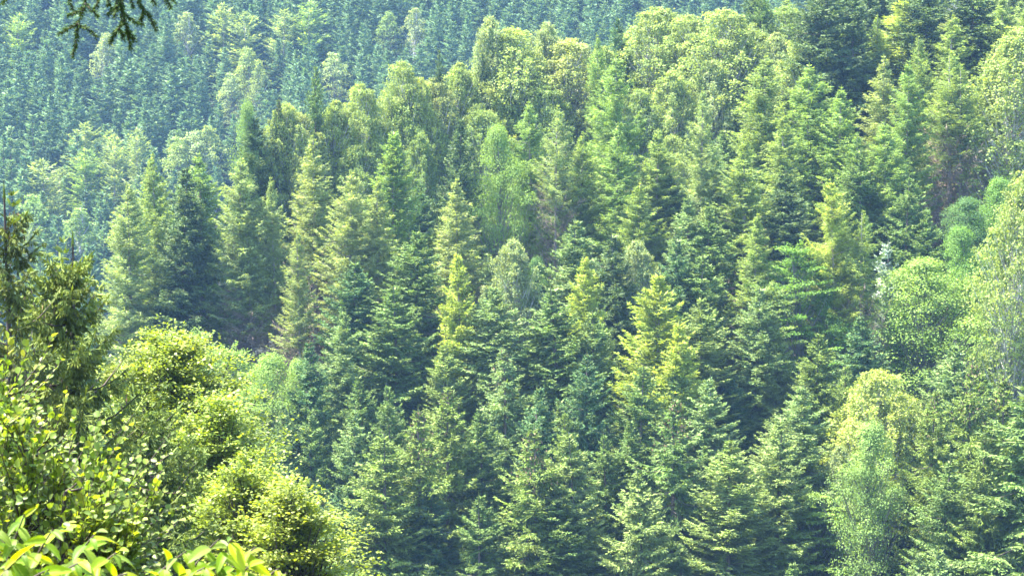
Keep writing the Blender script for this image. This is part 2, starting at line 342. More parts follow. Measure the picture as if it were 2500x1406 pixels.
SP = dict(H=22.0, R=4.1, ds=0.22, width=0.052, tert=4, twl=0.11, prof=1.0, acol=1.9, whorl=0.3, wild=0.13)
TEM = {
 'spruce': [templ('spruce', conifer(11, n_br=250, hang=0.55, **SP)),
            templ('spruce', conifer(12, n_br=260, droop=0.15, rise=0.6, low=0.0, hang=0.3, jag=0.2, **SP)),
            templ('spruce', conifer(13, n_br=220, droop=0.35, low=-0.35, hang=0.9, gap=0.12, **SP)),
            templ('spruce', conifer(14, n_br=240, droop=0.2, hang=0.5, jag=0.4, **{**SP, 'acol': 2.3})),
            templ('spruce', conifer(15, n_br=220, droop=0.25, hang=0.7, gap=0.08, leader=1.7, **SP))],
 'coned': [templ('spruce', conifer(21, n_br=180, droop=0.45, low=-0.3, hang=0.7, gap=0.15, cones=110, **SP)),
           templ('spruce', conifer(22, n_br=170, droop=0.5, low=-0.4, hang=0.8, gap=0.2, cones=170, **{**SP, 'acol': 2.3}))],
 'larch': [templ('larch', conifer(s, H=25, R=4.4, n_br=400, ds=0.25, width=0.038, sub=0.30, tert=3, droop=0.08, rise=0.55, low=lw, hang=hg, jag=0.5, acol=1.5, whorl=0.0, wild=0.22,
                 prof=pf, leader=0.8, bare=br, z0=0.04, twl=0.2, zpow=0.95, tipfresh=0.35))
           for s, lw, hg, pf, br in ((31, -0.1, 0.5, 1.0, 0.42), (32, 0.0, 0.6, 0.85, 0.36), (33, -0.15, 0.5, 1.05, 0.54), (34, 0.05, 0.5, 0.9, 0.15))],
 'young_larch': [templ('larch', conifer(s, H=16, R=3.4, n_br=330, ds=0.21, width=0.04, sub=0.30, tert=3, droop=0.05, rise=0.6, low=0.1, hang=0.3, jag=0.45, acol=1.3, whorl=0.0, wild=0.2,
                 prof=1.0, leader=0.9, z0=0.04, twl=0.16, tipfresh=0.35)) for s in (36, 37)],
 'birch': [templ('birch', leafy(41, 17, 3.6, 0.36, 340, 115, 0.16, 'birch', 0.68, 0.42)),
           templ('birch', leafy(42, 17, 3.3, 0.40, 310, 115, 0.16, 'birch', 0.66, 0.5, lobes=0.28)),
           templ('birch', leafy(43, 20, 3.9, 0.22, 360, 115, 0.16, 'birch', 0.75, 0.55, clw=1.5)),
           templ('birch', leafy(44, 18, 3.2, 0.36, 190, 130, 0.16, 'birch', 0.85, 0.5, lobes=0.3))],
 'broad': [templ('broad', leafy(51, 17, 4.6, 0.18, 260, 150, 0.135, 'broad', 1.15, 0.6, lobes=0.5, jitter=1.2, inner=0.45)),
           templ('broad', leafy(52, 17, 4.2, 0.15, 250, 150, 0.135, 'broad', 1.1, 0.7, lobes=0.55, jitter=1.2, inner=0.45)),
           templ('broad', leafy(53, 17, 4.6, 0.12, 200, 140, 0.17, 'spray', 1.3, 0.5))],
 'far_spruce': [templ('spruce', conifer(s, H=18, R=3.3, n_br=130, ds=0.45, sub=0.42, width=0.10, tert=2, droop=0.2, jag=0.4, leader=1.6, twl=0.2, hang=0.2, low=-0.1, prof=1.1, acol=1.2))
                for s in (61, 62, 63, 64)],
 'far_larch': [templ('larch', conifer(s, H=19, R=3.4, n_br=130, ds=0.5, sub=0.4, width=0.09, tert=1, droop=0.05, rise=0.7, low=0.1, jag=0.3, leader=0.8, twl=0.35, hang=0.1, prof=0.7)) for s in (66, 67)],
 'far_birch': [templ('birch', leafy(68, 18, 3.4, 0.25, 110, 40, 0.34, 'birch', 0.95, 0.6)), templ('broad', leafy(69, 18, 3.6, 0.2, 110, 40, 0.34, 'broad', 1.1, 0.55))],
}
TEM['silver'] = [templ('spruce', conifer(71, H=13, R=2.0, n_br=85, ds=0.2, sub=0.4, width=0.075, tert=2, droop=0.1, rise=0.4, low=0.05, jag=0.2, gap=0.1, hang=0.0, prof=0.75))]
TEM['bare_larch'] = [templ('larch', conifer(81, H=25, R=3.8, n_br=260, ds=0.28, width=0.034, sub=0.34, tert=3, droop=0.1, rise=0.5, low=0.1, hang=0.45, jag=0.45, prof=0.8, whorl=0.0, wild=0.2, leader=0.7, bare=0.60, z0=0.12, twl=0.2, tipfresh=0.3))]
REFH = {'spruce': (22, 3.6), 'coned': (22, 3.6), 'larch': (25, 4.0), 'bare_larch': (25, 3.8), 'young_larch': (16, 3.1), 'birch': (18, 3.9), 'broad': (17, 4.9), 'silver': (13, 2.0),
        'far_spruce': (18, 3.1), 'far_larch': (19, 3.4), 'far_birch': (18, 3.8)}
NAME = {'spruce': 'spruce_tree', 'coned': 'spruce_tree', 'larch': 'larch_tree', 'bare_larch': 'larch_tree', 'young_larch': 'larch_tree', 'birch': 'birch_tree', 'broad': 'broadleaf_tree',
        'silver': 'spruce_tree', 'far_spruce': 'spruce_tree', 'far_larch': 'larch_tree', 'far_birch': 'birch_tree'}
print('templates', time.time() - T0)

RNG = np.random.default_rng(7)
PLACED = []
def tree(kind, x, y, H, wid, tint, label, group=None, var=None, rot=None, sink=0.15):
    tm = TEM[kind]; parts = tm[var % len(tm) if var is not None else int(RNG.integers(len(tm)))]
    h0, r0 = REFH[kind]
    root = bpy.data.objects.new(NAME[kind], None); col.objects.link(root)
    root.empty_display_size = 0.5
    root.location = (x, y, gz(x, y) - sink); root.rotation_euler = (RNG.normal(0, .025), RNG.normal(0, .025), RNG.uniform(0, 6.28) if rot is None else rot)
    sr = wid / 2 / r0; root.scale = (sr, sr, (H + sink) / h0)
    root['label'] = label; root['category'] = 'tree'
    if group: root['group'] = group
    for pn, me in parts:
        o = bpy.data.objects.new(pn, me); col.objects.link(o); o.parent = root
        o.color = (*tint, 1)
        if pn == 'cones': o['kind'] = 'stuff'
    return root

TINT = {
 's_g': (0.116, 0.196, 0.048), 's_t': (0.066, 0.149, 0.057), 's_b': (0.166, 0.254, 0.085), 's_o': (0.149, 0.218, 0.039), 's_d': (0.058, 0.108, 0.039), 's_p': (0.205, 0.280, 0.079),
 'l_y': (0.285, 0.365, 0.070), 'l_g': (0.180, 0.290, 0.075), 'l_s': (0.230, 0.310, 0.115), 'l_s0': (0.189, 0.261, 0.081), 'l_p': (0.255, 0.320, 0.115), 'l_o': (0.203, 0.290, 0.077), 'l_d': (0.108, 0.217, 0.048),
 'b_y': (0.250, 0.330, 0.100), 'b_o': (0.270, 0.320, 0.120), 'b_w': (0.270, 0.340, 0.160), 'b_g': (0.162, 0.248, 0.075), 'b_yy': (0.310, 0.380, 0.100),
 'd_y': (0.196, 0.313, 0.073), 'd_g': (0.115, 0.246, 0.048), 'd_d': (0.054, 0.145, 0.052), 'd_o': (0.150, 0.221, 0.073), 'd_p': (0.203, 0.319, 0.095), 'silver': (0.40, 0.49, 0.46)}
# kind, tip u, tip v, width px, height m, tint, label, short reference or None, options
K = [
 # the front row along the bottom
 ('spruce', 930, 1045, 245, 24, 's_o', 'broad olive spruce in the front row beside the near leafy crown', 'broad olive spruce', {}),
 ('coned', 1040, 985, 215, 25, 's_o', 'yellowish spruce with bare pale branches arching across its middle', 'yellowish cone-laden spruce', {}),
 ('coned', 1098, 925, 200, 24, 's_o', 'spruce with a gold-green cone-hung top behind the yellowish spruce', None, {}),
 ('coned', 1300, 1030, 225, 25, 's_o', 'front spruce with rusty cones and a dark gap at its trunk', 'rusty-coned front spruce', {}),
 ('spruce', 1371, 990, 120, 24, 's_o', 'thin-leadered spruce with a rust red collar of cones under its tip', None, {'var': 4}),
 ('spruce', 1420, 1040, 190, 23, 's_p', 'pale tipped spruce right of the rusty-coned pair', None, {}),
 ('spruce', 1066, 1178, 175, 19, 's_t', 'small dark teal spruce with pale candle shoots in the front row', 'small teal front spruce', {'var': 1}),
 ('spruce', 1172, 1195, 165, 20, 's_g', 'slender green spruce right of the small teal front spruce', None, {}),
 ('spruce', 1355, 1185, 235, 19, 's_g', 'fresh green spruce with upright candles at the bottom middle', 'fresh candled spruce', {'var': 1}),
 ('spruce', 1580, 1140, 215, 21, 's_p', 'light green spruce at the bottom with thick hanging sprays', 'light green bottom spruce', {'var': 2}),
 ('spruce', 1487, 1045, 130, 19, 's_g', 'narrow spruce with a forked candle top left of its twin', None, {}),
 ('spruce', 1525, 1012, 130, 20, 's_g', 'narrow candle-topped spruce standing in front of a dark gap', None, {}),
 ('coned', 1637, 960, 215, 24, 's_g', 'tall spruce with brownish tip shoots above the light bottom spruce', 'brown-tipped tall spruce', {}),
 ('spruce', 1770, 1062, 235, 23, 's_p', 'large pale green spruce with symmetrical cone shape at the bottom', 'large pale green spruce', {'var': 1}),
 ('spruce', 1893, 1005, 190, 23, 's_p', 'spruce whose top forms a separate little tuft on its leader', 'tufted-top spruce', {'var': 4}),
 ('spruce', 1650, 1318, 130, 15, 's_b', 'youngest spruce at the bottom edge with pale candles', None, {'var': 1}),
 ('birch', 2152, 862, 215, 22, 'b_yy', 'domed lemon yellow birch glowing among dark spruces', 'domed yellow birch', {'var': 0}),
 ('broad', 2135, 1022, 215, 22, 'd_p', 'pale green aspen with thin grey trunk in front of the yellow birch', 'pale green aspen', {'var': 1}),
 ('broad', 1990, 1185, 290, 15, 'd_y', 'yellow-green willow spreading low beside the aspen trunk', 'low yellow-green willow', {}),
 ('birch', 2050, 1050, 120, 19, 'b_w', 'drooping pale birch leaning out left of the aspen', None, {'var': 1}),
 ('coned', 2270, 940, 165, 23, 's_o', 'thin brownish spruce right of the domed yellow birch', None, {}),
 ('coned', 2360, 868, 200, 27, 's_o', 'tall spruce with visible trunk and drooping arms near right edge', 'drooping-armed spruce', {'var': 1}),
 ('coned', 2448, 900, 205, 26, 's_o', 'rust-topped spruce between the drooping-armed spruce and the edge', None, {'var': 0}),
 ('spruce', 2512, 925, 360, 29, 's_g', 'huge deep green spruce cut by the right edge', 'huge edge spruce', {'var': 2}),
 ('spruce', 2300, 1110, 210, 22, 's_g', 'dense spruce right of the pale green aspen', None, {'var': 2}),
 ('spruce', 2400, 1060, 170, 24, 's_o', 'ochre tinged spruce left of the huge edge spruce', None, {}),
 ('spruce', 1735, 905, 185, 22, 's_b', 'grey-green bushy spruce in the middle right stand', None, {}),
 ('spruce', 1960, 925, 190, 22, 's_b', 'plump grey-green spruce above the tufted-top spruce', None, {}),
 ('spruce', 2060, 880, 130, 19, 's_o', 'light olive spruce tucked against the left of the domed yellow birch', None, {}),
 # left valley spruces
 ('spruce', 845, 1175, 150, 18, 's_t', 'dark spruce rising out of the near yellow-green leaves', None, {}),
 ('spruce', 706, 1075, 110, 15, 's_p', 'small pale spruce just over the near leafy crown', None, {}),
 ('spruce', 795, 1135, 120, 16, 's_g', 'small spruce between the pale small one and the broad olive one', None, {}),
 ('spruce', 762, 820, 150, 23, 's_t', 'dark pointed spruce right of the brown larch thicket', 'dark pointed spruce', {}),
 ('spruce', 640, 950, 130, 18, 's_p', 'pale spruce below the bright maple crowns', None, {}),
 ('spruce', 690, 975, 120, 19, 's_b', 'soft blue-green spruce below the bright maple crowns', None, {}),
 ('spruce', 765, 985, 130, 20, 's_g', 'spruce directly under the dark pointed spruce', None, {}),
 ('spruce', 855, 985, 150, 21, 's_b', 'dull grey-green spruce left above the broad olive spruce', None, {}),
 ('spruce', 905, 905, 130, 20, 's_g', 'slim spruce with light tip above the broad olive spruce', None, {}),
 ('spruce', 975, 925, 120, 21, 's_g', 'spruce left of the gold-green cone-hung top', None, {}),
 # middle
 ('spruce', 972, 690, 205, 23, 's_g', 'full green spruce with shelf-like boughs in the centre left', 'shelf-boughed spruce', {'var': 0}),
 ('spruce', 995, 550, 195, 24, 's_g', 'tall greyish spruce with shaggy outline over the shelf-boughed one', 'tall shaggy spruce', {'var': 3}),
 ('spruce', 868, 628, 170, 22, 's_t', 'deep teal spruce at the right foot of the larches', 'deep teal spruce', {}),
 ('spruce', 855, 745, 150, 22, 's_b', 'blue-green spruce below the deep teal spruce', None, {}),
 ('young_larch', 1132, 605, 135, 26, 'l_y', 'slender yellow-green larch standing like a spire mid slope', 'slender yellow larch', {}),
 ('young_larch', 1432, 615, 130, 25, 'l_y', 'lemon larch with a ragged skirt of spreading branches', 'ragged lemon larch', {}),
 ('young_larch', 1592, 655, 210, 27, 'l_y', 'brightest conical yellow larch in the middle of the slope', 'bright conical larch', {}),
 ('young_larch', 1640, 775, 170, 25, 'l_y', 'shorter yellow larch leaning on the bright conical larch', None, {}),
 ('birch', 1574, 548, 125, 23, 'b_w', 'creamy white-green birch behind the bright conical larch', 'creamy birch', {'var': 1}),
 ('birch', 1268, 545, 130, 23, 'b_w', 'small weeping birch below the tall bare larch trunks', 'small weeping birch', {'var': 1}),
 ('broad', 1318, 622, 110, 17, 'd_d', 'round dark teal tree beside the small weeping birch', None, {}),
 ('spruce', 1213, 685, 200, 23, 's_b', 'bushy spruce with brownish top between two yellow larches', 'bushy brown-topped spruce', {'var': 3}),
 ('spruce', 1092, 830, 150, 20, 's_p', 'spruce with whitish fresh tips below the slender yellow larch', 'whitish-tipped spruce', {'var': 1}),
 ('coned', 1236, 838, 175, 22, 's_b', 'spruce with a salmon coloured dying tip', 'salmon-tipped spruce', {}),
 ('spruce', 1372, 690, 225, 24, 's_g', 'big dark green spruce under the ragged lemon larch', 'big dark middle spruce', {'var': 0}),
 ('spruce', 1400, 525, 190, 23, 's_b', 'silvery-green spruce above the ragged lemon larch', None, {}),
 ('spruce', 1505, 560, 170, 24, 's_d', 'dark layered spruce left of the creamy birch', 'dark layered spruce', {'var': 0}),
 ('spruce', 1312, 660, 110, 18, 's_t', 'slim teal spruce in front of the round dark teal tree', None, {}),
 ('spruce', 1645, 570, 150, 23, 's_t', 'deep green spruce right behind the creamy birch', None, {}),
 ('spruce', 1700, 610, 190, 21, 's_g', 'squat rounded spruce right of the bright conical larch', 'squat rounded spruce', {'var': 3}),
 ('spruce', 1690, 470, 150, 22, 's_b', 'light spruce below the pale larch spire', None, {}),
 ('spruce', 1735, 490, 150, 22, 's_g', 'spruce with stubby bright leader right of the light spruce', None, {}),
 ('spruce', 1720, 715, 170, 21, 's_p', 'sage green spruce under the squat rounded spruce', None, {}),
 ('spruce', 1830, 690, 150, 20, 's_b', 'thin grey-green spruce under the brown-skirted small larch', None, {}),
 ('spruce', 1530, 700, 120, 20, 's_d', 'dark spruce squeezed left of the bright conical larch', None, {}),
 ('spruce', 1470, 750, 150, 22, 's_b', 'grey-green spruce between lemon larch and conical larch', None, {}),
 ('spruce', 1440, 850, 160, 23, 's_t', 'dark spruce behind the forked candle tops', None, {}),
 ('spruce', 1545, 880, 170, 23, 's_g', 'dense spruce under the bright conical larch', None, {}),
 ('spruce', 1640, 870, 140, 21, 's_b', 'light spruce directly over the brown-tipped tall spruce', None, {}),
 ('spruce', 1305, 930, 150, 22, 's_t', 'deep green spruce behind the rusty-coned front spruce', None, {}),
 ('spruce', 1180, 985, 150, 21, 's_g', 'spruce flecked with yellow leaves below the salmon-tipped one', None, {}),
 ('larch', 1843, 515, 155, 23, 'l_o', 'small larch with yellow top and bare brown skirt', 'brown-skirted small larch', {'var': 2}),
 ('larch', 2053, 428, 150, 27, 'l_y', 'yellow larch spire in the right half of the slope', 'right yellow larch', {'var': 1}),
 ('bare_larch', 2100, 508, 140, 25, 'l_o', 'half-dead larch with bare grey twigs under a yellow cap', 'half-dead grey larch', {}),
 ('silver', 2158, 578, 100, 20, 'silver', 'small silver-blue spruce beside the half-dead larch', 'silver-blue spruce', {}),
 ('broad', 1955, 588, 235, 20, 'd_g', 'layered beech with dark underside left of the half-dead larch', 'layered beech', {'var': 2}),
 ('broad', 1893, 685, 220, 18, 'd_o', 'olive brown tinged rowan below the layered beech', 'olive rowan', {'var': 2}),
 ('broad', 2282, 628, 335, 20, 'd_y', 'wide fresh green maple, the biggest round crown of the slope', 'wide green maple', {'var': 0}),
 ('broad', 2180, 745, 200, 14, 'd_g', 'lower green maple at the left foot of the wide one', None, {'var': 1}),
 ('broad', 2335, 548, 180, 19, 'd_g', 'green round maple behind the wide green maple', None, {'var': 1}),
 ('broad', 2360, 480, 190, 18, 'd_d', 'dark bluish oak above the green round maple', None, {'var': 0}),
 ('broad', 2440, 430, 190, 19, 'd_g', 'olive green oak under the tall yellow edge birch', None, {'var': 1}),
 ('broad', 2015, 700, 150, 16, 'd_g', 'small bright maple right of the olive rowan', None, {'var': 1}),
 ('spruce', 2110, 760, 160, 19, 's_t', 'teal spruce with fan-like boughs left of the wide green maple', 'fan-boughed teal spruce', {'var': 0}),
 ('birch', 2478, 488, 190, 28, 'b_y', 'long weeping birch down the right edge', 'long weeping birch', {'var': 2}),
 ('birch', 2483, 128, 235, 27, 'b_y', 'tall yellow birch at the right edge with hanging curtains', 'tall yellow edge birch', {'var': 2}),
 ('broad', 2130, 880, 150, 14, 'd_g', 'leafy green tree wedged left above the domed yellow birch', None, {}),
 ('spruce', 2320, 822, 180, 22, 's_b', 'blue-green spruce below the wide green maple', None, {}),
 ('spruce', 1985, 800, 150, 20, 's_o', 'yellowish spruce under the small bright maple', None, {}),
 ('spruce', 1900, 745, 110, 19, 's_p', 'spruce whose long leader pokes through the olive rowan', None, {'var': 4}),
 ('spruce', 2200, 420, 140, 22, 's_g', 'spruce with spiky leader right above the silver-blue one', None, {'var': 4}),
 ('spruce', 2265, 500, 130, 20, 's_g', 'thin spruce with long bare tip left of the green round maple', None, {'var': 4}),
 ('spruce', 2100, 355, 140, 23, 's_g', 'shaggy dark spruce right of the right yellow larch', None, {'var': 3}),
 ('spruce', 1935, 410, 200, 23, 's_d', 'dark broad spruce left of the right yellow larch', 'dark broad upper spruce', {'var': 0}),
 ('broad', 1868, 430, 95, 14, 'd_d', 'small bluish willow ball above the brown-skirted larch', None, {'var': 1}),
 ('broad', 655, 862, 230, 21, 'd_y', 'bright green maple below the larches, just over the near beech', 'bright valley maple', {'var': 0}),
 ('broad', 555, 832, 220, 20, 'd_y', 'lime maple crown left of the bright valley one', None, {'var': 2}),
 ('broad', 718, 872, 150, 18, 'd_y', 'small lime maple touching the dark pointed spruce', None, {'var': 1}),
 ('broad', 478, 798, 200, 20, 'd_p', 'pale maple crown at the feet of the near-black left spruce', None, {'var': 2}),
 # the larch stand
 ('larch', 765, 322, 185, 29, 'l_p', 'tallest straw coloured larch of the left stand', 'tallest straw larch', {'var': 2}),
 ('larch', 848, 412, 170, 27, 'l_p', 'round-shouldered pale larch right of the tallest straw larch', None, {'var': 1}),
 ('larch', 915, 425, 140, 25, 'l_p', 'rightmost pale larch of the left stand with brown skirt', None, {'var': 2}),
 ('larch', 675, 425, 115, 27, 'l_s', 'narrow grey-green larch column in the left stand', 'narrow grey-green larch', {'var': 0}),
 ('larch', 583, 375, 160, 28, 'l_s', 'greenish larch between the dark spruce and the narrow larch', None, {'var': 1}),
 ('larch', 500, 365, 185, 28, 'l_g', 'green-topped larch with shelves of low branches', 'green-topped shelf larch', {'var': 0}),
 ('larch', 622, 452, 140, 26, 'l_s', 'soft larch leaning left of the narrow grey-green larch', None, {'var': 2}),
 ('larch', 312, 440, 160, 26, 'l_s', 'silvery leftmost larch with feathery outline', 'silvery leftmost larch', {'var': 3}),
 ('larch', 385, 368, 130, 27, 'l_o', 'yellowish larch behind the silvery leftmost larch', None, {'var': 3}),
 ('spruce', 432, 392, 165, 28, 's_d', 'near-black spruce standing among the left larches', 'near-black left spruce', {'var': 0}),
 ('spruce', 350, 745, 80, 12, 's_g', 'little spruce at the feet of the silvery larch', None, {}),
 ('spruce', 540, 715, 130, 15, 's_g', 'small dim spruce in front of the larch shelves', None, {}),
 ('larch', 730, 555, 120, 24, 'l_p', 'brownish larch with mostly bare limbs over the dark pointed spruce', None, {'var': 2}),
 ('young_larch', 965, 308, 150, 27, 'l_g', 'vivid green larch cone below the birch ridge', 'vivid green larch', {}),
 ('spruce', 1100, 275, 130, 27, 's_d', 'narrow black-green spruce inside the birches', 'narrow black-green spruce', {'var': 2}),
 ('birch', 1015, 290, 100, 22, 'b_g', 'slim green birch left of the narrow black-green spruce', None, {'var': 1}),
 ('larch', 1130, 430, 185, 25, 'l_p', 'straggly straw larch with drooping ends in the centre', 'straggly straw larch', {'var': 2}),
 ('broad', 1235, 298, 165, 27, 'd_y', 'bright lime maple with bumpy column shape', 'bright lime maple', {'var': 1}),
 ('larch', 1292, 240, 135, 27, 'l_g', 'green larch right behind the bright lime maple', None, {'var': 1}),
 ('bare_larch', 1350, 250, 140, 28, 'l_s', 'larch with two tall bare trunks over purple brown twigs', 'tall bare-trunked larch', {}),
 ('larch', 1505, 125, 160, 30, 'l_g', 'tall vivid green larch spire at the top middle', 'tall vivid larch spire', {'var': 1}),
 ('larch', 1470, 78, 90, 26, 'l_g', 'slender larch column just left behind the vivid spire', None, {'var': 3}),
 ('larch', 1412, 318, 130, 24, 'l_o', 'yellow-green larch left below the vivid spire', None, {'var': 3}),
 ('larch', 1500, 300, 170, 25, 'l_g', 'broad larch skirt right in front of the vivid spire', None, {'var': 0}),
 ('larch', 1600, 312, 170, 24, 'l_o', 'dull olive larch between the vivid spire and the pale spire', None, {'var': 0}),
 ('larch', 1716, 205, 130, 29, 'l_s', 'pale larch spire in front of the ridge birches', 'pale larch spire', {'var': 0}),
 ('larch', 1550, 440, 160, 22, 'l_o', 'olive larch above the dark layered spruce', None, {'var': 3}),
 ('larch', 1820, 330, 190, 25, 'l_o', 'wide yellow-green larch skirt above the brown-skirted one', None, {'var': 0}),
 # ridge birches
 ('birch', 1250, 32, 190, 24, 'b_y', 'ridge birch with forked white limbs under a high round crown', 'forked white-limbed birch', {'var': 0}),
 ('birch', 1385, 58, 195, 25, 'b_o', 'orange tinged birch with many white limbs', 'orange tinged birch', {'var': 0}),
 ('birch', 1460, 84, 130, 21, 'b_y', 'yellow birch between the orange tinged birch and vivid spire', None, {'var': 1}),
 ('birch', 1215, 0, 110, 20, 'b_w', 'pale greyish birch peeking over the forked white-limbed birch', None, {'var': 1}),
 ('birch', 1305, 15, 110, 20, 'b_w', 'pale birch peeking between the two biggest ridge birches', None, {'var': 1}),
 ('birch', 962, 108, 125, 21, 'b_y', 'round yellow birch where the ridge drops to the left', 'round ridge birch', {'var': 0}),
 ('birch', 1003, 152, 110, 20, 'b_yy', 'brightest yellow birch right of the round ridge birch', None, {'var': 1}),
 ('birch', 888, 165, 125, 21, 'b_y', 'birch left of the round ridge birch on the skyline', None, {'var': 0}),
 ('birch', 820, 208, 130, 21, 'b_y', 'yellow-green birch right of the small dark ridge spruce', None, {'var': 1}),
 ('birch', 705, 212, 120, 21, 'b_y', 'birch crown behind the dead-tipped spruce', None, {'var': 0}),
 ('birch', 740, 238, 120, 22, 'b_o', 'golden birch right of the dead-tipped spruce', 'golden left birch', {'var': 0}),
 ('birch', 795, 290, 130, 20, 'b_y', 'yellowish birch over the tallest straw larch', None, {'var': 1}),
 ('birch', 870, 330, 140, 20, 'b_g', 'grey-green birch between straw larch and vivid green larch', None, {'var': 0}),
 ('birch', 900, 255, 140, 21, 'b_y', 'tall pale birch above the vivid green larch', None, {'var': 0}),
 ('birch', 975, 215, 150, 22, 'b_g', 'big grey-green birch with white stem behind the vivid larch', None, {'var': 0}),
 ('birch', 1075, 155, 130, 21, 'b_o', 'tawny birch above the narrow black-green spruce', None, {'var': 0}),
 ('birch', 1120, 118, 120, 20, 'b_y', 'yellow birch beside the dark snag on the ridge', None, {'var': 1}),
 ('birch', 1185, 150, 140, 21, 'b_yy', 'lemon topped birch left under the forked birch', None, {'var': 1}),
 ('birch', 1170, 240, 140, 20, 'b_g', 'drooping grey-green birch right of the black-green spruce', None, {'var': 0}),
 ('birch', 1260, 180, 130, 20, 'b_g', 'rounded dim birch under the forked white-limbed birch', None, {'var': 1}),
 ('birch', 1340, 180, 140, 21, 'b_g', 'greyish birch with bare white fork under the orange birch', None, {'var': 0}),
 ('birch', 1060, 290, 110, 19, 'b_g', 'leaning birch directly left of the black-green spruce', None, {'var': 1}),
 ('birch', 1605, -15, 200, 24, 'b_y', 'broad birch crown at the top edge right of the vivid spire', 'broad top-edge birch', {'var': 0}),
 ('birch', 1760, -12, 210, 25, 'b_y', 'twin-domed yellow birch at the top edge', 'twin-domed top birch', {'var': 0}),
 ('birch', 1680, 5, 150, 23, 'b_y', 'birch filling between the two broad top-edge birches', None, {'var': 0}),
 ('birch', 1655, 140, 140, 22, 'b_y', 'yellow birch with single pale stem above the olive larch', None, {'var': 1}),
 ('birch', 1742, 115, 130, 22, 'b_w', 'whitish bleached birch beneath the twin domes', 'whitish bleached birch', {'var': 1}),
 ('birch', 1560, 190, 130, 20, 'b_g', 'dim birch right behind the vivid larch spire', None, {'var': 0}),
 ('birch', 1955, 58, 170, 23, 'b_y', 'yellow rimmed birch against the dark top spruces', 'yellow rimmed birch', {'var': 0}),
 ('birch', 1885, 48, 120, 22, 'b_w', 'bleached birch left of the yellow rimmed birch', None, {'var': 1}),
 ('birch', 1930, -15, 180, 23, 'b_g', 'green birch at the top edge above the yellow rimmed birch', None, {'var': 0}),
 ('birch', 2025, 120, 90, 19, 'b_g', 'small birch tufts right of the yellow rimmed birch', None, {'var': 3}),
 ('broad', 612, 240, 100, 17, 'd_p', 'minty poplar left of the dark dead-tipped spruce', 'minty poplar', {'var': 1}),
 ('spruce', 645, 275, 135, 25, 's_d', 'dark green spruce pair with soft spreading tip left of golden birch', None, {'var': 1}),
 ('coned', 687, 228, 80, 25, 's_d', 'dark spruce with a dead reddish tip', 'dead-tipped spruce', {'var': 0}),
 ('spruce', 765, 148, 85, 22, 's_g', 'small dark spruce alone on the ridge skyline', 'small dark ridge spruce', {'var': 2}),
 ('spruce', 1055, 108, 55, 18, 's_d', 'thin dark snag-like spruce among the ridge birches', None, {'var': 2}),
 ('spruce', 1165, 110, 55, 18, 's_d', 'second thin dark spruce, left of the forked birch', None, {'var': 2}),
 ('spruce', 1510, 35, 80, 21, 's_t', 'teal spruce behind the ridge above the vivid spire', None, {'var': 1}),
 # upper right larches
 ('larch', 1862, 128, 175, 27, 'l_o', 'first tall larch right of the dark top gap', None, {'var': 1}),
 ('larch', 1985, 150, 190, 26, 'l_g', 'broad green larch with rounded top in the upper right', 'round-topped green larch', {'var': 1}),
 ('larch', 2052, 205, 190, 26, 'l_g', 'dense moss green larch below the round-topped one', 'moss green larch', {'var': 0}),
 ('larch', 2145, 130, 170, 27, 'l_p', 'straw tinged larch between the moss green and emerald larches', None, {'var': 2}),
 ('larch', 2215, 140, 150, 28, 'l_g', 'emerald larch with long tongues of foliage', 'emerald larch', {'var': 0}),
 ('larch', 2185, -10, 215, 25, 'l_y', 'tall yellow-green larch touching the top edge', 'tall top larch', {'var': 1}),
 ('larch', 2312, 28, 180, 27, 'l_o', 'larch with a pointed narrow tip right of the top larch', 'pointed upper larch', {'var': 0}),
 ('larch', 2140, 30, 110, 24, 'l_o', 'small larch shoulder left of the tall top larch', None, {'var': 3}),
 ('larch', 2258, 80, 110, 26, 'l_o', 'slim larch left of the pointed upper larch', None, {'var': 3}),
 ('larch', 2450, -20, 170, 27, 'l_o', 'larch at the upper right corner above the yellow edge birch', 'corner larch', {'var': 0}),
 ('larch', 2500, 10, 120, 26, 'l_o', 'outermost larch in the upper right corner', None, {'var': 3}),
 ('bare_larch', 2325, 120, 190, 27, 'l_o', 'larch with two long bare trunks on the right', 'bare-trunked right larch', {}),
 ('bare_larch', 2350, 160, 160, 26, 'l_o', 'second bare larch close against the two long trunks', None, {}),
 ('larch', 2425, 125, 110, 25, 'l_o', 'yellowish larch left of the tall yellow edge birch', None, {'var': 3}),
 ('larch', 1925, 270, 160, 24, 'l_o', 'olive larch under the round-topped green larch', None, {'var': 0}),
 ('larch', 2180, 290, 170, 24, 'l_g', 'green larch foot below the emerald larch', None, {'var': 1}),
 ('larch', 2080, 320, 150, 23, 'l_g', 'lower larch between moss green and emerald larches', None, {'var': 3}),
 ('spruce', 2035, -70, 230, 30, 's_d', 'big dark spruce with hanging curtains at the top edge', 'big dark top spruce', {'var': 2}),  # dark tint of these top-edge spruces has their shadow painted in
 ('spruce', 1985, -45, 180, 28, 's_d', 'dark spruce left of the big dark top spruce', None, {'var': 2}),
 ('spruce', 2090, -40, 180, 28, 's_d', 'dark spruce right of the big dark top spruce', None, {'var': 2}),
 ('spruce', 2270, -60, 200, 28, 's_d', 'dark spruce behind the pointed upper larch', None, {'var': 0}),
 ('spruce', 2380, -70, 220, 29, 's_d', 'shadowy spruce left of the corner larch', None, {'var': 0}),
 ('spruce', 1850, -35, 90, 24, 's_g', 'thin spruce tip beside the twin-domed birch', None, {'var': 1}),
]
